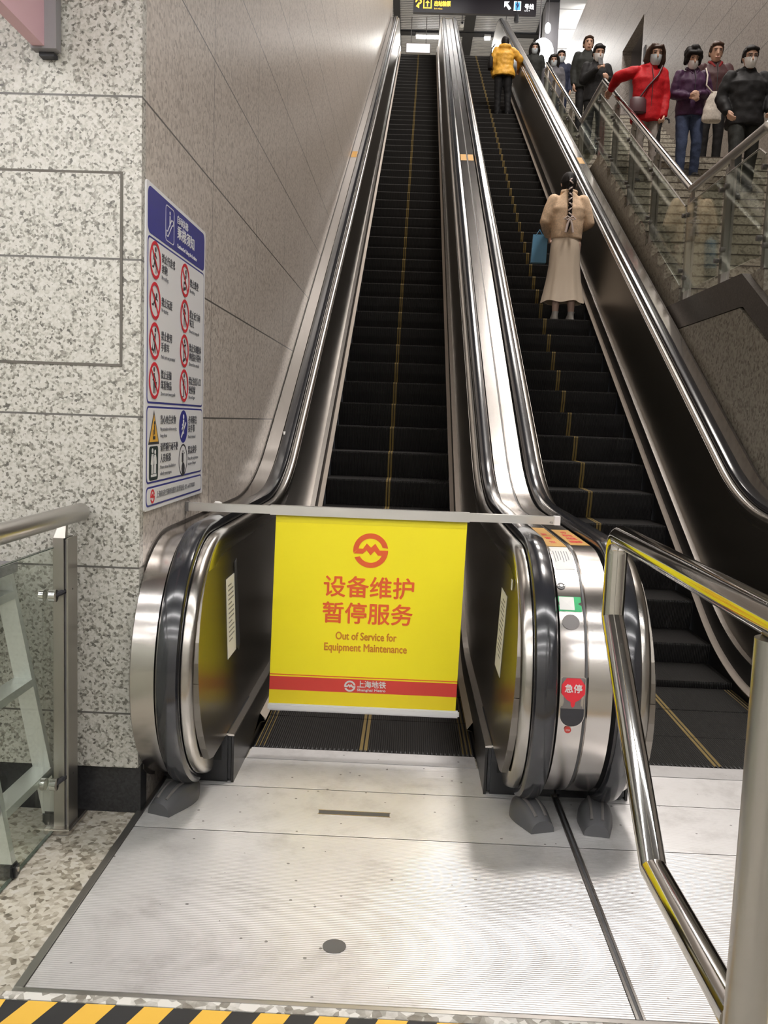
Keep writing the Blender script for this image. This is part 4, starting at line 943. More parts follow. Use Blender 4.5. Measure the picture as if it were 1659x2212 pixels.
# ------------------------------------------------------------------ stairs with landings
LAND = [(-1.9, 0.0), (2.46, LZ1), (4.06, LZ1), (8.12, LZ2), (9.6, LZ2), (13.7, LZ3), (15.2, LZ3), (19.3, LZ4), (20.6, LZ4), (23.8, ZT)]
def stair_pts():
    pts = []; noses = []
    for i in range(0, len(LAND)-1):
        (a, b), (c, d) = LAND[i], LAND[i+1]
        if d > b:
            n = round((d-b)/0.152)
            for k in range(n):
                y = a+(c-a)*k/n; z = b+(d-b)*k/n; pts += [(y, z), (y, z+(d-b)/n)]; noses.append((y, z+(d-b)/n))
    pts.append((23.8, ZT)); return pts, noses
SP, NOSES = stair_pts()
def stair_z(y):
    for (a, b), (c, d) in zip(SP, SP[1:]):
        if a <= y < c: return b
    return ZT
mb = MB(); vs = []
for y, z in SP: vs += [(XS0, y, z), (XS1-0.001, y, z)]
mb.add(vs, [(2*i, 2*i+1, 2*i+3, 2*i+2) for i in range(len(SP)-1)])
def soffit(y): return max(-0.1, (interp([(p[0], p[1]) for p in LAND], y)-0.55))
for x in (XS0, XS1-0.001):
    for i in range(len(SP)-1):
        (a, b), (c, d) = SP[i], SP[i+1]
        if c > a: mb.add([(x, a, b), (x, c, d), (x, c, soffit(c)), (x, a, soffit(a))], [(0, 1, 2, 3)])
struct('staircase', mb, 'terrazzo', 'granite stairs with landings to the right of the escalators')
nb = MB()
for y, z in NOSES: nb.b2((XS0-0.003, y-0.002, z-0.010), (XS1-0.002, y+0.02, z+0.001))
struct('trim_6', nb, 'border', 'thin dark nosing along every stair')
# side wall under the lower flight with its dark border
struct('wall_stair', MB().prism([(2.40, -1.9, -0.006), (2.40, 2.46, 2.33), (2.40, 4.9, 2.33), (2.40, 4.9, -0.006)], (0.048, 0, 0)), 'terrazzo', 'speckled side wall under the stair landing')
nrm = Vector((-2.56, 4.36)).normalized()
bd = MB(); bd.prism([(2.395, 2.46, 2.565), (2.395, 4.42, 2.565), (2.395, 4.42, 2.335), (2.395, 2.455, 2.335), (2.395, 2.39, 2.33)], (0.06, 0, 0))
bd.prism([(2.395, 2.46, 2.565), (2.395, 2.39, 2.33), (2.395, -1.75, -0.006), (2.395, -1.95, -0.006)], (0.06, 0, 0))
struct('trim_7', bd, 'border', 'dark stone border along the landing edge and down the lower flight')
tag(MB().b2((2.388, 4.30, 2.345), (2.395, 4.44, 2.56)).make('cover_plate', 'rail_steel'), 'small grey cover plate at the end of the dark landing border', 'plate')
struct('trim_8', MB().sweep([(y, z-0.07) for y, z in BASE], [(2.364, -0.05), (2.364, 0.05), (2.382, 0.05), (2.382, -0.05)], smooth=False), 'border', 'dark filler strip between the right deck and the stairs')

# stair railing
RX = 2.50
RAILPTS = [(-1.9, 1.0), (2.46, LZ1+0.985), (4.06, LZ1+0.985), (8.12, LZ2+0.985), (9.6, LZ2+0.985), (13.7, LZ3+0.985)]
sr = empty('stair_railing', (RX, 4.06, LZ1), 'steel and glass railing along the near side of the stairs', 'railing')
for (a, b), (c, d) in zip(RAILPTS[1:], RAILPTS[2:]):
    mb = MB(); mb.tube([(RX, a, b), (RX, c, d)], 0.034, 16); mb.ball((RX, a, b), 0.034, 12, 8); mb.ball((RX, c, d), 0.034, 12, 8); mb.make('handrail', 'chrome' if d > b else 'rail_steel', sr)
MB().tube([(RX, -1.0, 1.515), (RX, 2.46, LZ1+0.985)], 0.034, 16).make('handrail', 'rail_steel', sr)
def rail_z(y): return interp(RAILPTS, y)
PY = [0.3, 1.3, 2.30, 3.12, 4.03, 5.26, 6.30, 7.24, 8.10, 9.58, 10.6, 11.6, 12.6, 13.66]
for y in PY:
    z0 = stair_z(y); p = MB(); p.b2((RX-0.032, y-0.030, z0), (RX-0.014, y+0.030, rail_z(y)-0.09)); p.b2((RX+0.014, y-0.030, z0), (RX+0.032, y+0.030, rail_z(y)-0.09)); p.b2((RX-0.014, y-0.012, z0), (RX+0.014, y+0.012, rail_z(y)-0.13))
    p.prism([(RX-0.012, y-0.03, rail_z(y)-0.13), (RX-0.012, y+0.03, rail_z(y)-0.13), (RX-0.012, y+0.012, rail_z(y)-0.03), (RX-0.012, y-0.012, rail_z(y)-0.03)], (0.024, 0, 0))
    k = p.make('post', 'post_steel', sr)
    MB().b2((RX-0.045, y-0.045, z0), (RX+0.045, y+0.045, z0+0.012)).make('base_plate', 'post_steel', k)
for a, b in zip(PY, PY[1:]):
    zz = lambda y: interp([(p[0], p[1]) for p in LAND], y)
    ys = [a+0.04]+[p[0] for p in LAND if a+0.04 < p[0] < b-0.04]+[b-0.04]
    lo = [(RX-0.050, y, zz(y)+0.10+(0.06 if zz(y) not in (LZ1, LZ2, LZ3) else 0)) for y in ys]; hi = [(RX-0.050, y, rail_z(y)-0.15) for y in reversed(ys)]
    g_ = MB().prism(lo+hi, (0.010, 0, 0)).make('glass_panel', 'glass', sr)
    ce = MB()
    for (p, q) in zip(hi, hi[1:]): ce.tube([Vector(p)+Vector((0.005, 0, 0)), Vector(q)+Vector((0.005, 0, 0))], 0.0065, 6)
    ce.make('glass_edge', 'rail_steel', g_)
    for y in (a+0.06, b-0.06):
        for z in (lo[0][2]+(zz(y)-zz(ys[0]))+0.12, rail_z(y)-0.24): MB().cyl((RX-0.062, y, z), (RX-0.028, y, z), 0.019, 10).make('glass_clamp', 'mid_grey', sr)

# ------------------------------------------------------------------ people
def cm(name, col, rough=0.8, bump=0.0, scale=60):
    m = mat(name, col, rough, 0, 0.25); nt, b = nodes(m); L = nt.links
    n = N(nt, 'ShaderNodeTexNoise'); n.inputs['Scale'].default_value = scale; n.inputs['Detail'].default_value = 3
    tc = N(nt, 'ShaderNodeTexCoord'); L.new(tc.outputs['Object'], n.inputs['Vector'])
    r = ramp(nt, [(0.3, tuple(c*0.82 for c in col)), (0.7, tuple(min(1, c*1.12) for c in col))]); L.new(n.outputs['Fac'], r.inputs[0]); L.new(r.outputs[0], b.inputs['Base Color'])
    if bump:
        bp = N(nt, 'ShaderNodeBump'); bp.inputs['Strength'].default_value = bump; bp.inputs['Distance'].default_value = 0.01
        n2 = N(nt, 'ShaderNodeTexNoise'); n2.inputs['Scale'].default_value = 9; n2.inputs['Detail'].default_value = 2; L.new(tc.outputs['Object'], n2.inputs['Vector'])
        L.new(n2.outputs['Fac'], bp.inputs['Height']); L.new(bp.outputs[0], b.inputs['Normal'])
    return m
M['skin'] = mat('skin', (0.58, 0.36, 0.26), 0.55); M['skin_pale'] = mat('skin_pale', (0.72, 0.50, 0.40), 0.5)
M['hair_black'] = cm('hair_black', (0.012, 0.010, 0.010), 0.65); M['hair_brown'] = cm('hair_brown', (0.055, 0.030, 0.020), 0.5)
M['eye'] = mat('eye_dark', (0.012, 0.01, 0.01), 0.3); M['lips'] = mat('lips', (0.42, 0.16, 0.13), 0.5)
M['mask_white'] = mat('mask_white', (0.88, 0.89, 0.90), 0.7); M['mask_blue'] = mat('mask_blue', (0.58, 0.65, 0.70), 0.7)
M['c_red'] = cm('jacket_red', (0.50, 0.008, 0.014), 0.65, 0.5); M['c_purple'] = cm('jacket_purple', (0.052, 0.018, 0.055), 0.55, 0.6)
M['c_black'] = cm('cloth_black', (0.012, 0.012, 0.013), 0.7, 0.4); M['c_maroon'] = cm('jacket_maroon', (0.055, 0.022, 0.024), 0.6, 0.5)
M['c_redtrim'] = cm('collar_red', (0.22, 0.018, 0.02), 0.7); M['c_navy'] = cm('cloth_navy', (0.022, 0.028, 0.055), 0.7, 0.4)
M['c_grey'] = cm('cloth_grey', (0.13, 0.13, 0.145), 0.8, 0.4); M['c_ltgrey'] = cm('trousers_light_grey', (0.30, 0.27, 0.25), 0.8, 0.3)
M['c_jeans'] = cm('jeans_blue', (0.055, 0.075, 0.14), 0.8, 0.3); M['c_cream'] = cm('jacket_cream', (0.84, 0.62, 0.43), 0.75, 0.35)
M['c_skirt'] = mat('skirt_beige', (0.80, 0.67, 0.53), 0.42); M['c_yellow'] = cm('jacket_yellow', (0.78, 0.42, 0.06), 0.5, 0.6)
M['c_white'] = cm('cloth_white', (0.66, 0.60, 0.53), 0.8, 0.2); M['c_dkgreen'] = cm('jacket_dark', (0.022, 0.024, 0.022), 0.7, 0.4)
M['bag_blue'] = mat('bag_blue', (0.13, 0.33, 0.52), 0.35); M['bag_maroon'] = mat('bag_maroon', (0.06, 0.012, 0.018), 0.5); M['ribbon'] = mat('ribbon_pale', (0.74, 0.62, 0.58), 0.45)
M['shoe_white'] = mat('shoe_white', (0.72, 0.68, 0.64), 0.5); M['shoe_black'] = mat('shoe_black', (0.015, 0.015, 0.016), 0.45); M['phone'] = mat('phone_body', (0.02, 0.02, 0.022), 0.25)

def fuse(mb, name, m, parent, voxel=0.011, smooth=3, noise=0.0):
    """overlapping closed shells -> one continuous surface"""
    me = mb.mesh('tmp', m); o = bpy.data.objects.new('tmp', me); COL.objects.link(o)
    r = o.modifiers.new('r', 'REMESH'); r.mode = 'VOXEL'; r.voxel_size = voxel; r.use_smooth_shade = True
    s = o.modifiers.new('s', 'SMOOTH'); s.iterations = smooth; s.factor = 0.5
    dg = bpy.context.evaluated_depsgraph_get(); dg.update()
    nm = bpy.data.meshes.new_from_object(o.evaluated_get(dg)); bpy.data.objects.remove(o); bpy.data.meshes.remove(me)
    nm.name = name; nm.materials.clear(); nm.materials.append(M[m] if isinstance(m, str) else m)
    nm.polygons.foreach_set('use_smooth', [True]*len(nm.polygons))
    if noise:
        from mathutils import noise as ns
        for v in nm.vertices: v.co += v.normal*noise*ns.noise(v.co*14)
    k = bpy.data.objects.new(name, nm); k.parent = parent; k['local_build'] = 1; COL.objects.link(k); return k

def hand(mb, w, d, n, t, curl=0.5, s=1.0, thumb=0.6):
    """wrist w, forearm direction d, palm-side normal n, thumb-side t"""
    w = Vector(w); d = Vector(d).normalized(); n = Vector(n); n = (n-d*n.dot(d)).normalized(); t = Vector(t); t = (t-d*t.dot(d)-n*t.dot(n)).normalized()
    kn = []
    for i, (o, l) in enumerate(((0.029, 0.078), (0.010, 0.086), (-0.010, 0.081), (-0.028, 0.066))):
        k = w+(d*(0.088-0.004*abs(i-1))+t*o)*s; mb.capsule([w+d*0.005*s+t*o*0.55*s, k], [0.0135*s, 0.0115*s], 8)
        p = k; a = 0.25*curl; pts = [k]
        for f in (0.44, 0.31, 0.25):
            a += curl*0.75; q = p+(d*math.cos(a)+n*math.sin(a)+t*o*0.10)*l*f*s*1.0; pts.append(q); p = q
        mb.capsule(pts, [0.0098*s, 0.0090*s, 0.0084*s, 0.0072*s], 8)
    b = w+(d*0.022+t*0.026)*s; p1 = b+(d*0.030+t*0.026*thumb+n*0.012)*s; p2 = p1+(d*0.030+t*0.008*thumb+n*0.010)*s; p3 = p2+(d*0.022-t*0.004+n*0.010)*s
    mb.capsule([b, p1, p2, p3], [0.0135*s, 0.0118*s, 0.0100*s, 0.0082*s], 8)

HEAD = [(-0.115, 0.020, 0.018, -0.048), (-0.104, 0.040, 0.040, -0.036), (-0.08, 0.054, 0.062, -0.020), (-0.04, 0.065, 0.080, -0.008), (0.0, 0.071, 0.090, -0.001), (0.04, 0.074, 0.095, 0.003), (0.075, 0.066, 0.086, 0.006), (0.10, 0.046, 0.062, 0.008), (0.112, 0.022, 0.032, 0.008)]
def head_r(z):
    for (a, b, c, d), (e, f, g, h) in zip(HEAD, HEAD[1:]):
        if a <= z <= e: k = (z-a)/(e-a); return b+(f-b)*k, c+(g-c)*k, d+(h-d)*k
    return HEAD[-1][1:]
def person(loc, rz, Ht, label, J, O):
    """J: joint overrides in a 1.65 m frame facing -Y; O: outfit"""
    k = Ht/1.65
    root = empty('person', loc, label, 'person', O.get('group'), rz, True); root.scale = (k, k, k)
    P = dict(hipa=(-.088, 0, .86), hipb=(.088, 0, .86), kneea=(-.095, -.015, .47), kneeb=(.095, -.015, .47), anka=(-.095, .02, .075), ankb=(.095, .02, .075),
             sha=(-.165, .005, 1.345), shb=(.165, .005, 1.345), ela=(-.215, .03, 1.09), elb=(.215, .03, 1.09), wra=(-.225, -.03, .85), wrb=(.225, -.03, .85),
             neck=(0, .01, 1.39), head=(0, -.02, 1.525), nod=0.12, turn=0.0, tilt=0.0, na=(1, 0, 0), nb=(-1, 0, 0), ta=(0, -1, 0), tb=(0, -1, 0), ca=0.5, cb=0.5, lean=0.0)
    P.update(J); V = {a: Vector(b) if isinstance(b, tuple) else b for a, b in P.items()}
    skin = O.get('skin', 'skin')
    hm = Matrix.Translation(V['head']) @ Euler((P['nod'], P['tilt'], P['turn'])).to_matrix().to_4x4() @ Matrix.Scale(1.07, 4)
    def H(p): return hm @ Vector(p)
    def headed(mb): mb.v = [tuple(H(v)) for v in mb.v]; return mb
    # body: one continuous surface
    b = MB()
    b.rings([(0, 0, .78, .13, .10), (0, 0, .90, .15, .105), (0, 0, 1.02, .125, .092), (0, 0, 1.14, .13, .098), (0, 0, 1.26, .15, .10), (0, .005, 1.345, .135, .078), (0, .01, 1.40, .06, .055)], 24)
    b.capsule([V['neck']-Vector((0, 0, .04)), H((0, .012, -.05))], [.052, .046], 14)
    for s in 'ab':
        sh, el, wr = V['sh'+s], V['el'+s], V['wr'+s]
        b.capsule([sh, sh.lerp(el, .5), el], [.052, .046, .038], 12); b.capsule([el, el.lerp(wr, .35), wr], [.038, .036, .025], 12)
        hand(b, wr, wr-el if not P.get('hd'+s) else Vector(P['hd'+s]), V['n'+s], V['t'+s], P['c'+s])
        hp, kn, an = V['hip'+s], V['knee'+s], V['ank'+s]
        b.capsule([hp, hp.lerp(kn, .5), kn], [.085, .072, .052], 14); b.capsule([kn, kn.lerp(an, .3), an], [.050, .052, .036], 12)
        b.capsule([an+Vector((0, .02, -.035)), an+Vector((0, -.07, -.045)), an+Vector((0, -.14, -.052))], [.034, .034, .022], 10)
    hd = MB(); hd.rings([(0, c, z, rx, ry) for z, rx, ry, c in HEAD], 22)
    hd.capsule([(0, -.086, .020), (0, -.100, -.012), (0, -.103, -.026)], [.008, .012, .013], 8)
    for s in (-1, 1): hd.ball((s*.073, .010, -.004), (.012, .018, .031), 10, 8); hd.capsule([(s*.012, -.083, .040), (s*.045, -.072, .038)], [.010, .008], 8)
    hd.capsule([(-.018, -.090, -.062), (.018, -.090, -.062)], [.009, .009], 8)
    headed(hd); o_ = len(b.v); b.v += hd.v; b.f += [tuple(i+o_ for i in f) for f in hd.f]; b.sm += hd.sm
    fuse(b, 'body', skin, root, O.get('vox', 0.0075), 2)
    # face
    if O.get('face', 1):
        for s in (-1, 1):
            headed(MB().ball((s*.031, -.0845, .018), (.0135, .006, .0055), 10, 6)).make('eye', 'eye', root)
            headed(MB().capsule([(s*.016, -.091, .036), (s*.046, -.080, .038)], [.0040, .0035], 6)).make('eyebrow', O.get('hair', 'hair_black'), root)
        if not O.get('mask'): headed(MB().capsule([(-.020, -.0985, -.063), (.020, -.0985, -.063)], [.0045, .0045], 6)).make('mouth', 'lips', root)
    if O.get('mask'):
        vs = []; fs = []; z0, z1 = O.get('maskz', (-.108, .002)); nA, nZ = 16, 8
        for la in (0.006, 0.0025):
            for i in range(nZ+1):
                z = z0+(z1-z0)*i/nZ
                for j in range(nA+1):
                    a = R_(-74+148*j/nA); rx, ry, cy = head_r(max(z, -.112)); ex = la+0.014*math.exp(-(a/0.55)**2)*math.sin(math.pi*min(1, max(0, (i+1)/(nZ+1))))
                    vs.append(((rx+ex)*math.sin(a), cy-(ry+ex)*math.cos(a), z))
        c = (nZ+1)*(nA+1)
        for i in range(nZ):
            for j in range(nA):
                q = i*(nA+1)+j; fs += [(q, q+1, q+nA+2, q+nA+1), (c+q, c+q+nA+1, c+q+nA+2, c+q+1)]
        for i in range(nZ):
            for j in (0, nA): q = i*(nA+1)+j; fs.append((q, q+nA+1, c+q+nA+1, c+q))
        for j in range(nA):
            for i in (0, nZ): q = i*(nA+1)+j; fs.append((q, q+1, c+q+1, c+q))
        mk = headed(MB().add(vs, fs, True)).make('face_mask', O['mask'], root)
        lo = MB()
        for s in (-1, 1): lo.tube([H((s*.070, -.022, -.015)), H((s*.080, .005, .0)), H((s*.079, .022, -.006)), H((s*.068, -.02, -.075))], .0022, 6)
        lo.make('ear_loop', 'mask_white', mk)
    if O.get('glasses'):
        g = MB()
        for s in (-1, 1):
            c = (s*.033, -.099, .017); pts = [H((c[0]+.025*math.cos(t), c[1]+.004*abs(math.cos(t)), c[2]+.016*math.sin(t))) for t in [2*math.pi*i/12 for i in range(13)]]
            g.tube(pts, .0022, 6); g.tube([H((s*.058, -.094, .02)), H((s*.078, -.02, .018))], .002, 6)
        g.tube([H((-.009, -.101, .02)), H((.009, -.101, .02))], .002, 6); g.make('glasses', 'ink', root)
    # hair
    h = MB(); st_ = O.get('style', 'short'); hc = O.get('hair', 'hair_black')
    if st_ == 'short':
        h.ball((0, .020, .034), (.086, .097, .104), 20, 14); h.capsule([(-.052, -.058, .082), (0, -.073, .092), (.052, -.058, .082)], [.022, .026, .022], 10)
        for s in (-1, 1): h.capsule([(s*.064, -.020, .062), (s*.070, .008, .030), (s*.066, .035, -.03)], [.020, .022, .022], 10)
    elif st_ == 'bob':
        h.ball((0, .022, .028), (.094, .102, .108), 20, 14)
        for s in (-1, 1): h.capsule([(s*.050, -.050, .092), (s*.084, -.022, .035), (s*.092, -.012, -.05), (s*.080, -.010, -.125)], [.028, .034, .038, .028], 12)
        h.capsule([(-.05, .07, -.03), (0, .09, -.04), (.05, .07, -.03)], [.05, .05, .05], 12); h.capsule([(-.045, .055, -.10), (.045, .055, -.10)], [.04, .04], 12); h.capsule([(-.045, -.066, .075), (.02, -.078, .080)], [.018, .020], 10)
    elif st_ == 'curly':
        rr = random.Random(3); h.ball((0, .020, .035), (.094, .102, .106), 20, 14)
        for i in range(46):
            a = rr.uniform(0, 2*math.pi); e = rr.uniform(-.45, 1.3); x, y, z = .088*math.cos(a)*math.cos(e), .020+.094*math.sin(a)*math.cos(e), .030+.104*math.sin(e)
            if y < -.045 and z < .065: continue
            h.ball((x, y, z), rr.uniform(.030, .046), 8, 6)
        for s in (-1, 1): h.capsule([(s*.082, .0, .03), (s*.084, .012, -.045)], [.032, .028], 10)
        h.capsule([(-.055, -.060, .075), (.0, -.078, .076), (.055, -.060, .075)], [.028, .030, .028], 10)
    elif st_ == 'back':
        h.ball((0, .014, .018), (.084, .100, .112), 20, 14); h.capsule([(0, .07, -.02), (0, .06, -.09)], [.05, .035], 12)
    headed(h); fuse(h, 'hair', hc, root, 0.008, 2, O.get('hnoise', 0.004))
    # clothes
    top = O.get('top'); w = O.get('bulk', 1.0); hz = O.get('hem', .80)
    if top:
        t = MB(); fl = O.get('flare', 1.0)
        t.rings([(0, 0, hz, .168*w*fl, .128*w*fl), (0, 0, hz+.06, .170*w*fl, .130*w*fl), (0, 0, max(hz+.08, 1.0), .160*w, .122*w), (0, -.002, 1.12, .165*w, .125*w), (0, 0, 1.24, .178*w, .126*w), (0, .003, 1.315, .170, .108), (0, .006, 1.365, .130, .088), (0, .010, 1.41, .086, .076), (0, .008, 1.442, .074, .070)], 28)
        for s in 'ab':
            sh, el, wr = V['sh'+s], V['el'+s], V['wr'+s]; cu = wr+(el-wr).normalized()*.012
            t.capsule([sh+Vector((0, 0, -.006)), sh.lerp(el, .45), el], [.067*w**.5, .067*w, .058*w], 14); t.capsule([el, el.lerp(cu, .5), cu], [.058*w, .052*w, .040*w], 14)
        if O.get('hood'): t.capsule([(-.09, .06, 1.40), (0, .085, 1.40), (.09, .06, 1.40)], [.045, .055, .045], 12); t.capsule([(-.085, .03, 1.41), (-.05, -.055, 1.395)], [.035, .028], 10); t.capsule([(.085, .03, 1.41), (.05, -.055, 1.395)], [.035, .028], 10)
        fuse(t, O.get('topname', 'jacket'), top, root, O.get('cvox', 0.011), 3, O.get('cnoise', 0.006))
    if O.get('collar'):
        c = MB(); c.capsule([(-.07, -.02, 1.40), (-.075, .03, 1.43), (0, .065, 1.44), (.075, .03, 1.43), (.07, -.02, 1.40)], [.026]*5, 10); c.capsule([(-.07, -.03, 1.40), (-.03, -.09, 1.33)], [.026, .016], 10); c.capsule([(.07, -.03, 1.40), (.03, -.09, 1.33)], [.026, .016], 10)
        fuse(c, 'collar', O['collar'], root, 0.009, 2)
    if O.get('zip'): MB().tube([(0, -.118*w, hz+.02), (0, -.128*w, 1.1), (0, -.130*w, 1.25), (0, -.088, 1.38)], .004, 6).make('zip', 'ink', root)
    if O.get('low'):
        t = MB(); t.rings([(0, 0, .78, .160, .124), (0, 0, .88, .163, .124), (0, 0, 1.0, .146, .110)], 24); r0 = O.get('leg', 1.0)
        for s in 'ab':
            hp, kn, an = V['hip'+s], V['knee'+s], V['ank'+s]
            t.capsule([hp, hp.lerp(kn, .5), kn], [.096*r0, .084*r0, .068*r0], 14); t.capsule([kn, kn.lerp(an, .5), an+Vector((0, 0, -.01))], [.068*r0, .062*r0, .056*r0], 14)
        fuse(t, 'trousers', O['low'], root, O.get('cvox', 0.011), 3, 0.006)
    if O.get('shoe'):
        for s in 'ab':
            an = V['ank'+s]; c = MB(); z = an.z-.075
            c.rings([(an.x, an.y-.055, z+.001, .040, .118), (an.x, an.y-.055, z+.022, .046, .128), (an.x, an.y-.050, z+.045, .042, .112), (an.x, an.y-.015, z+.072, .036, .070), (an.x, an.y+.015, z+.098, .038, .045)], 20)
            k_ = c.make('shoe', O['shoe'], root); MB().rings([(an.x, an.y-.055, z-.001, .047, .130), (an.x, an.y-.055, z+.016, .048, .131)], 20).make('sole', O.get('sole', O['shoe']), k_)
    return root, V, H, k

def to_w(root, p): return Matrix.LocRotScale(root.location, root.rotation_euler, root.scale) @ Vector(p)

# woman in cream on the right escalator, seen from behind
gy = [on_nose(arc_of(3.05)+STEP_P*i) for i in range(0, 12)]
def step_under(y):
    s = arc_of(3.05); best = None
    for i in range(-8, 45):
        q = on_nose(s+STEP_P*i)
        if q and q[0] <= y: best = q
    return best
q = step_under(6.02)
root, V, H, k = person((1.785, q[0]+0.17, q[1]-0.004), math.pi, 1.585, 'woman in a cream jacket and long beige skirt riding the right escalator, seen from behind',
    dict(nod=0.35, head=(0, -.045, 1.53), ela=(-.245, .0, 1.10), elb=(.245, .0, 1.10), wra=(-.135, -.20, 1.05), wrb=(.185, -.165, .985), na=(0, 0, -1), nb=(-1, 0, 0), ta=(1, 0, 0), tb=(0, -.3, 1), ca=0.9, cb=1.1, anka=(-.095, .03, .075), ankb=(.085, .03, .075), kneea=(-.085, 0, .47), kneeb=(.08, 0, .47)),
    dict(style='back', face=0, top='c_cream', hem=.905, bulk=1.12, flare=.92, shoe='shoe_white', skin='skin_pale', collar='c_cream', cnoise=.004))
# skirt: folds that deepen towards the hem
vs = []; fs = []; prof_ = [(.985, .140, .108), (.93, .152, .120), (.85, .166, .135), (.74, .172, .135), (.60, .178, .138), (.45, .196, .150), (.30, .222, .165), (.205, .243, .178)]
for la in (0, 0.006):
    for i, (z, rx, ry) in enumerate(prof_):
        f = max(0, (.80-z)/.6)
        for j in range(64):
            a = 2*math.pi*j/64; w = 1+f*(.040*math.sin(7*a+.6)+.022*math.sin(12*a+1.9)+.012*math.sin(23*a)); zz = z-(0.012*math.sin(5*a+1) if i == len(prof_)-1 else 0)
            vs.append(((rx-la)*w*math.cos(a)+.006, (ry-la)*w*math.sin(a), zz))
n = len(prof_); c = n*64
for i in range(n-1):
    for j in range(64): a = i*64+j; b_ = i*64+(j+1) % 64; fs += [(a, b_, b_+64, a+64), (c+a, c+a+64, c+b_+64, c+b_)]
for i in (0, n-1):
    for j in range(64): a = i*64+j; b_ = i*64+(j+1) % 64; fs.append((a, b_, c+b_, c+a))
MB().add(vs, fs, True).make('skirt', 'c_skirt', root)
br = MB(); rb_ = MB()
pb_ = [H((0, .112, -.005)), H((0, .125, -.06)), Vector((0, .118, 1.39)), Vector((0, .140, 1.30)), Vector((0.0, .150, 1.20)), Vector((0, .150, 1.11))]
def along(pts, t):
    t *= len(pts)-1; i = min(int(t), len(pts)-2); return pts[i].lerp(pts[i+1], t-i)
for i in range(13):
    t = i/12; p = along(pb_, t); r = .022-.006*t
    for s in (-1, 1): br.ball(p+Vector((s*.010, 0, .008*s)), (r*.95, r*.8, r*1.3), 10, 7)
br.capsule([pb_[-1], pb_[-1]+Vector((.010, .004, -.07)), pb_[-1]+Vector((.024, .002, -.15))], [.018, .022, .006], 10)
fuse(br, 'braid', 'hair_black', root, 0.006, 1)
for i in range(8):
    p = along(pb_, .08+.82*i/7)+Vector((0.004*(-1)**i, .020, 0)); s = (-1)**i; MB().capsule([p+Vector((-.015*s, -.004, .012)), p+Vector((0, .004, 0)), p+Vector((.015*s, -.004, -.012))], [.0085, .009, .0085], 6).make('hair_ribbon', 'ribbon', root)
e_ = pb_[-1]+Vector((0, .022, 0))
for s in (-1, 1):
    rb_ = MB(); rb_.tube([e_, e_+Vector((s*.03, .008, .018)), e_+Vector((s*.062, 0, -.006)), e_+Vector((s*.03, .002, -.016)), e_], (0.011), 6)
    rb_.tube([e_, e_+Vector((s*.022, .006, -.06)), e_+Vector((s*.040, .002, -.155))], [.009, .013, .014], 6)
    rb_.make('ribbon_bow', 'ribbon', root)
# blue bag hanging from her left hand (her left is +X in her own frame)
wv = to_w(root, V['wrb']+Vector((-.02, -.05, -.05)))
bx, by, bz = wv.x-0.10, wv.y-0.02, 3.28
bg = empty('shopping_bag', (bx, by, bz), 'light blue shopping bag hanging at the left side of the woman in cream', 'bag')
b_ = MB(); b_.v = []; 
w0, d0, hh = .085, .045, .31
b_.add([(bx+a*w0*(1.0 if z == 0 else .95)-(0.012 if z == 0 else 0), by+c2*(d0 if z == 0 else d0*.4), bz+z) for z in (0, hh) for a, c2 in ((-1, -1), (1, -1), (1, 1), (-1, 1))], [(3, 2, 1, 0), (0, 1, 5, 4), (1, 2, 6, 5), (2, 3, 7, 6), (3, 0, 4, 7), (4, 5, 6, 7)])
b_.make('bag_body', 'bag_blue', bg)
hd_ = MB()
for s in (-1, 1): hd_.tube([(bx-.05, by+s*.018, bz+hh-.01), (bx-.01, by+s*.012, bz+hh+.055), (wv.x-.03, wv.y, wv.z-.005), (bx+.06, by+s*.014, bz+hh+.05), (bx+.055, by+s*.018, bz+hh-.01)], .0045, 6)
hd_.make('bag_handle', 'bag_blue', bg)

# person in yellow further up the right escalator
q = step_under(15.0)
root, V, H, k = person((1.80, q[0]+0.16, q[1]-0.004), math.pi, 1.60, 'person in a yellow jacket and black trousers high on the right escalator, seen from behind',
    dict(nod=0.45, head=(-.015, -.09, 1.53), ela=(-.34, -.03, 1.18), wra=(-.345, -.20, 1.06), elb=(.235, .02, 1.12), wrb=(.21, -.12, .92), na=(0, 0, -1), ta=(1, 0, 0), ca=0.9, anka=(-.12, .03, .075), ankb=(.10, .03, .075), kneea=(-.11, -.01, .47), kneeb=(.10, 0, .47)),
    dict(style='back', face=0, top='c_yellow', hem=.80, bulk=1.24, flare=1.2, low='c_black', leg=1.12, shoe='shoe_black', sole='c_grey', hood=1, cvox=.013, cnoise=.012, vox=.009))
hb = empty('handbag', (1.50, q[0]+0.05, 8.72), 'black handbag at the left side of the person in yellow', 'bag')
MB().rings([(1.515, q[0]+.08, 8.70, .045, .08), (1.515, q[0]+.08, 8.74, .055, .10), (1.515, q[0]+.08, 8.92, .050, .085), (1.515, q[0]+.08, 8.95, .03, .06)], 16).make('bag_body', 'c_black', hb)
MB().tube([(1.515, q[0]+.02, 8.94), (1.53, q[0]+.02, 9.10), (1.60, q[0]+.08, 9.20), (1.53, q[0]+.14, 9.10), (1.515, q[0]+.14, 8.94)], .008, 6).make('bag_strap', 'c_black', hb)

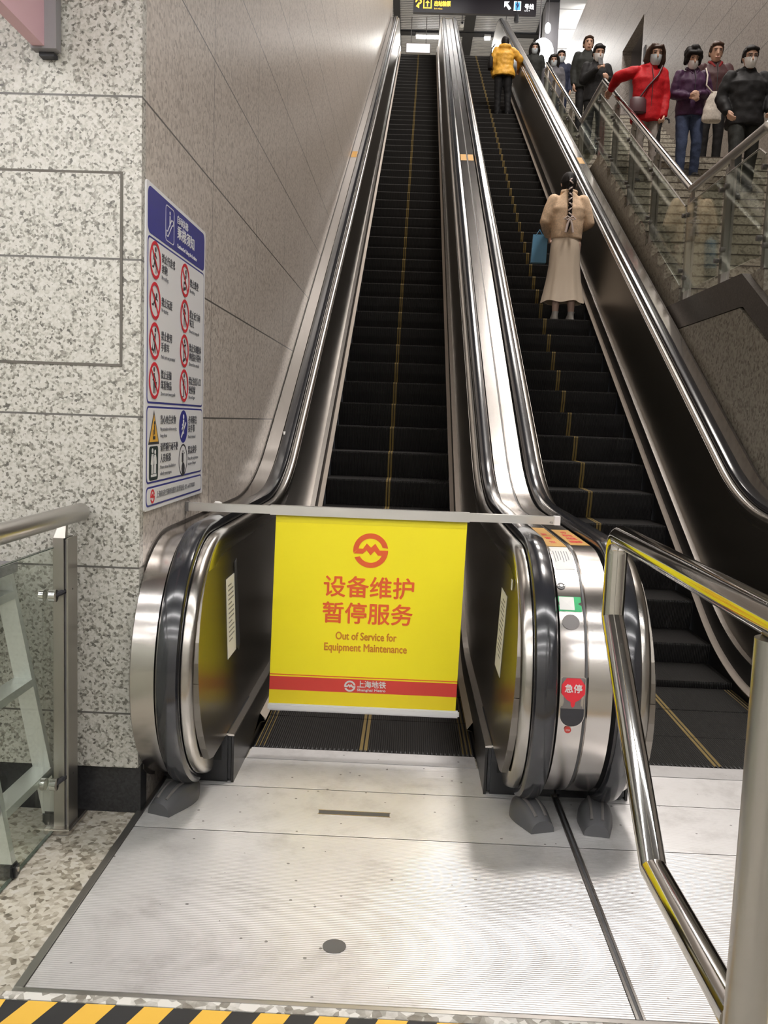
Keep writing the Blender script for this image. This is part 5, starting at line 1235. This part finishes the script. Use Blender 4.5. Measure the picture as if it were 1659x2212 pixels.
# woman in red with her hand on the stair rail
sz_ = stair_z
y = 7.02
root, V, H, k = person((2.80, y, sz_(y)), 0.10, 1.57, 'woman in a red jacket and pale mask reaching out to the stair handrail',
    dict(nod=.22, head=(.045, -.035, 1.53), sha=(-.165, .02, 1.355), ela=(-.36, .10, 1.30), wra=(-.372, .31, 1.235), hda=(-.05, .2, -.06), na=(0, 0, -1), ta=(1, 0, 0), ca=0.9, shb=(.165, 0, 1.345), elb=(.215, .0, 1.06), wrb=(.175, -.10, .80), nb=(-1, 0, 0), tb=(0, -1, 0), cb=1.2, kneeb=(.10, -.06, .43), ankb=(.10, -.04, -.075), anka=(-.09, .06, .075)),
    dict(style='bob', hair='hair_brown', mask='mask_blue', top='c_red', hem=.74, bulk=1.16, flare=1.02, hood=1, low='c_ltgrey', shoe='shoe_black', zip=1, cnoise=.009))
wb = to_w(root, V['wrb'])
um = empty('umbrella', tuple(wb), 'furled black umbrella with a hooked handle held by the woman in red', 'umbrella')
ux, uy, uz = wb.x+.005, wb.y-.035, wb.z-.085
MB().tube([(ux+.06, uy, uz+.0), (ux+.055, uy, uz+.035), (ux+.025, uy, uz+.055), (ux-.010, uy, uz+.04), (ux-.03, uy, uz-.0), (ux-.045, uy+.01, uz-.10)], .012, 10).make('hook_handle', 'ink', um)
MB().tube([(ux-.045, uy+.01, uz-.09), (ux-.06, uy+.02, uz-.20), (ux-.085, uy+.04, uz-.44), (ux-.095, uy+.045, uz-.55)], [.014, .030, .020, .006], 10).make('canopy', 'c_black', um)
cb = empty('shoulder_bag', (2.70, y-.12, sz_(y)+.80), 'dark maroon shoulder bag with a cross strap worn by the woman in red', 'bag')
c0 = to_w(root, (-.165, -.135, .90))
MB().rings([(c0.x, c0.y, c0.z-.10, .07, .03), (c0.x, c0.y, c0.z-.08, .10, .045), (c0.x, c0.y, c0.z+.06, .095, .04), (c0.x, c0.y, c0.z+.09, .07, .02)], 18).make('bag_body', 'bag_maroon', cb)
sp2 = [to_w(root, p) for p in ((-.15, -.152, .99), (-.06, -.158, 1.12), (.06, -.158, 1.26), (.135, -.075, 1.40), (.14, .03, 1.42))]
MB().tube(sp2, .010, 8).make('bag_strap', 'bag_maroon', cb)

# woman in purple with a white tote
y = 7.22
root, V, H, k = person((3.36, y, sz_(y)), 0.02, 1.46, 'woman in a dark purple padded jacket and jeans with hands clasped on the stairs',
    dict(nod=.38, head=(-.02, -.05, 1.525), ela=(-.235, .0, 1.08), wra=(-.085, -.185, 1.00), elb=(.235, .0, 1.09), wrb=(.05, -.195, 1.03), na=(0, 1, 0), nb=(0, 1, 0), ta=(0, 0, 1), tb=(0, 0, 1), ca=.7, cb=.7, kneea=(-.10, -.05, .43), anka=(-.10, -.04, .075-.0), kneeb=(.11, -.03, .46), ankb=(.12, .05, .075)),
    dict(style='curly', mask='mask_white', maskz=(-.112, -.012), top='c_purple', hem=.79, bulk=1.16, low='c_jeans', leg=1.08, shoe='shoe_black', zip=1, collar='c_purple', cnoise=.010))
tb_ = empty('tote_bag', (3.57, y-.06, sz_(y)+.65), 'white cloth tote bag on the shoulder of the woman in purple', 'bag')
t0 = Vector((3.578, y-.125, sz_(y)+.60))
vs = []; pf = [(0.0, .095, .035), (.03, .118, .05), (.14, .112, .05), (.26, .085, .035), (.36, .040, .018)]
b_ = MB(); b_.rings([(t0.x+.02*(z/.36), t0.y, t0.z+z, rx, ry) for z, rx, ry in pf], 20); fuse(b_, 'bag_body', 'c_white', empty('tmp_root', (0, 0, 0), local=True), .010, 2, .006)
o = bpy.data.objects['bag_body'] if False else None
for ob in list(bpy.data.objects):
    if ob.name.startswith('tmp_root'):
        for ch in list(ob.children): ch.parent = tb_; ch.location = -tb_.location
        bpy.data.objects.remove(ob)
MB().tube([(t0.x+.0, t0.y-.01, t0.z+.34), to_w(root, (.150, -.150, 1.16)), to_w(root, (.165, -.125, 1.30)), to_w(root, (.172, -.02, 1.425)), to_w(root, (.175, .09, 1.36)), (t0.x+.045, t0.y+.06, t0.z+.30)], .009, 8).make('bag_strap', 'c_white', tb_)

# man in maroon behind
person((4.03, 8.5, LZ2), -0.05, 1.63, 'man in a dark maroon jacket with a red collar standing behind the woman in purple',
    dict(nod=.25, head=(-.01, -.04, 1.53), elb=(.235, -.02, 1.09)), dict(style='short', hair='hair_brown', top='c_maroon', hem=.80, bulk=1.15, low='c_black', shoe='shoe_black', collar='c_redtrim', zip=1, vox=.009, cvox=.013))
# man in black nearest on the stairs
y = 6.62
person((3.80, y, sz_(y)), 0.0, 1.55, 'stout man in a black padded jacket with glasses and white mask on the stairs',
    dict(nod=.24, head=(.0, -.045, 1.53), sha=(-.195, .005, 1.335), shb=(.195, .005, 1.335), ela=(-.285, .02, 1.07), wra=(-.25, -.12, .88), elb=(.275, .0, 1.08), wrb=(.235, -.16, .90), kneea=(-.12, -.13, .42), anka=(-.13, -.20, -.085), kneeb=(.11, .0, .46), ankb=(.10, .06, .075)),
    dict(style='short', mask='mask_white', glasses=1, top='c_black', hem=.74, bulk=1.34, hood=1, low='c_dkgreen', leg=1.16, shoe='shoe_black', cnoise=.010))
# man looking at a phone
y = 10.95
root, V, H, k = person((2.93, y, sz_(y)), 0.12, 1.68, 'man in black with a white mask looking at a phone on the stairs',
    dict(nod=.35, head=(0, -.05, 1.525), ela=(-.225, -.04, 1.10), wra=(-.075, -.235, 1.22), elb=(.235, .0, 1.09), wrb=(.12, -.21, 1.10), na=(1, 0, 0), ta=(0, 1, .6), ca=.9, nb=(-1, 0, 0), tb=(0, .5, 1)),
    dict(style='short', mask='mask_white', top='c_black', hem=.80, bulk=1.15, low='c_black', shoe='shoe_black', vox=.009, cvox=.013))
pw = to_w(root, (-.035, -.275, 1.32))
ph = empty('phone', tuple(pw), 'small dark phone held up by the man on the upper stairs', 'phone')
m_ = Euler((-.5, 0, 0.1)).to_matrix()
MB().box(pw, (.072, .009, .148), m_).make('phone_case', 'phone', ph); MB().box(pw+m_ @ Vector((.018, -.006, .052)), (.022, .003, .022), m_).make('camera_bump', 'ink', ph)
# background people further up
person((3.02, 12.35, sz_(12.35)), 0.0, 1.66, 'man in a dark jacket standing behind the man with the phone', dict(nod=.1), dict(style='short', hair='hair_brown', top='c_dkgreen', hem=.78, bulk=1.2, low='c_black', shoe='shoe_black', vox=.010, cvox=.014))
person((2.76, 14.62, LZ3), -.15, 1.50, 'woman in grey with a pale mask on the upper landing beside the rail', dict(nod=.3, head=(0, -.03, 1.535)), dict(style='bob', mask='mask_blue', top='c_grey', hem=.74, bulk=1.15, low='c_navy', shoe='shoe_black', vox=.010, cvox=.014))
person((3.09, 15.9, sz_(15.9)), 0.0, 1.66, 'man in navy with a mask behind the woman in grey', dict(nod=.2), dict(style='short', mask='mask_blue', top='c_navy', hem=.76, bulk=1.15, low='c_navy', shoe='shoe_black', vox=.010, cvox=.014))
person((2.63, 16.85, sz_(16.85)), 0.0, 1.60, 'person in a dark coat highest on the stairs, left of the bright lamp', dict(nod=.2), dict(style='bob', mask='mask_blue', top='c_dkgreen', hem=.70, bulk=1.15, low='c_black', shoe='shoe_black', vox=.010, cvox=.014))
for o in list(bpy.data.objects):
    if 'local_build' in o: del o['local_build']
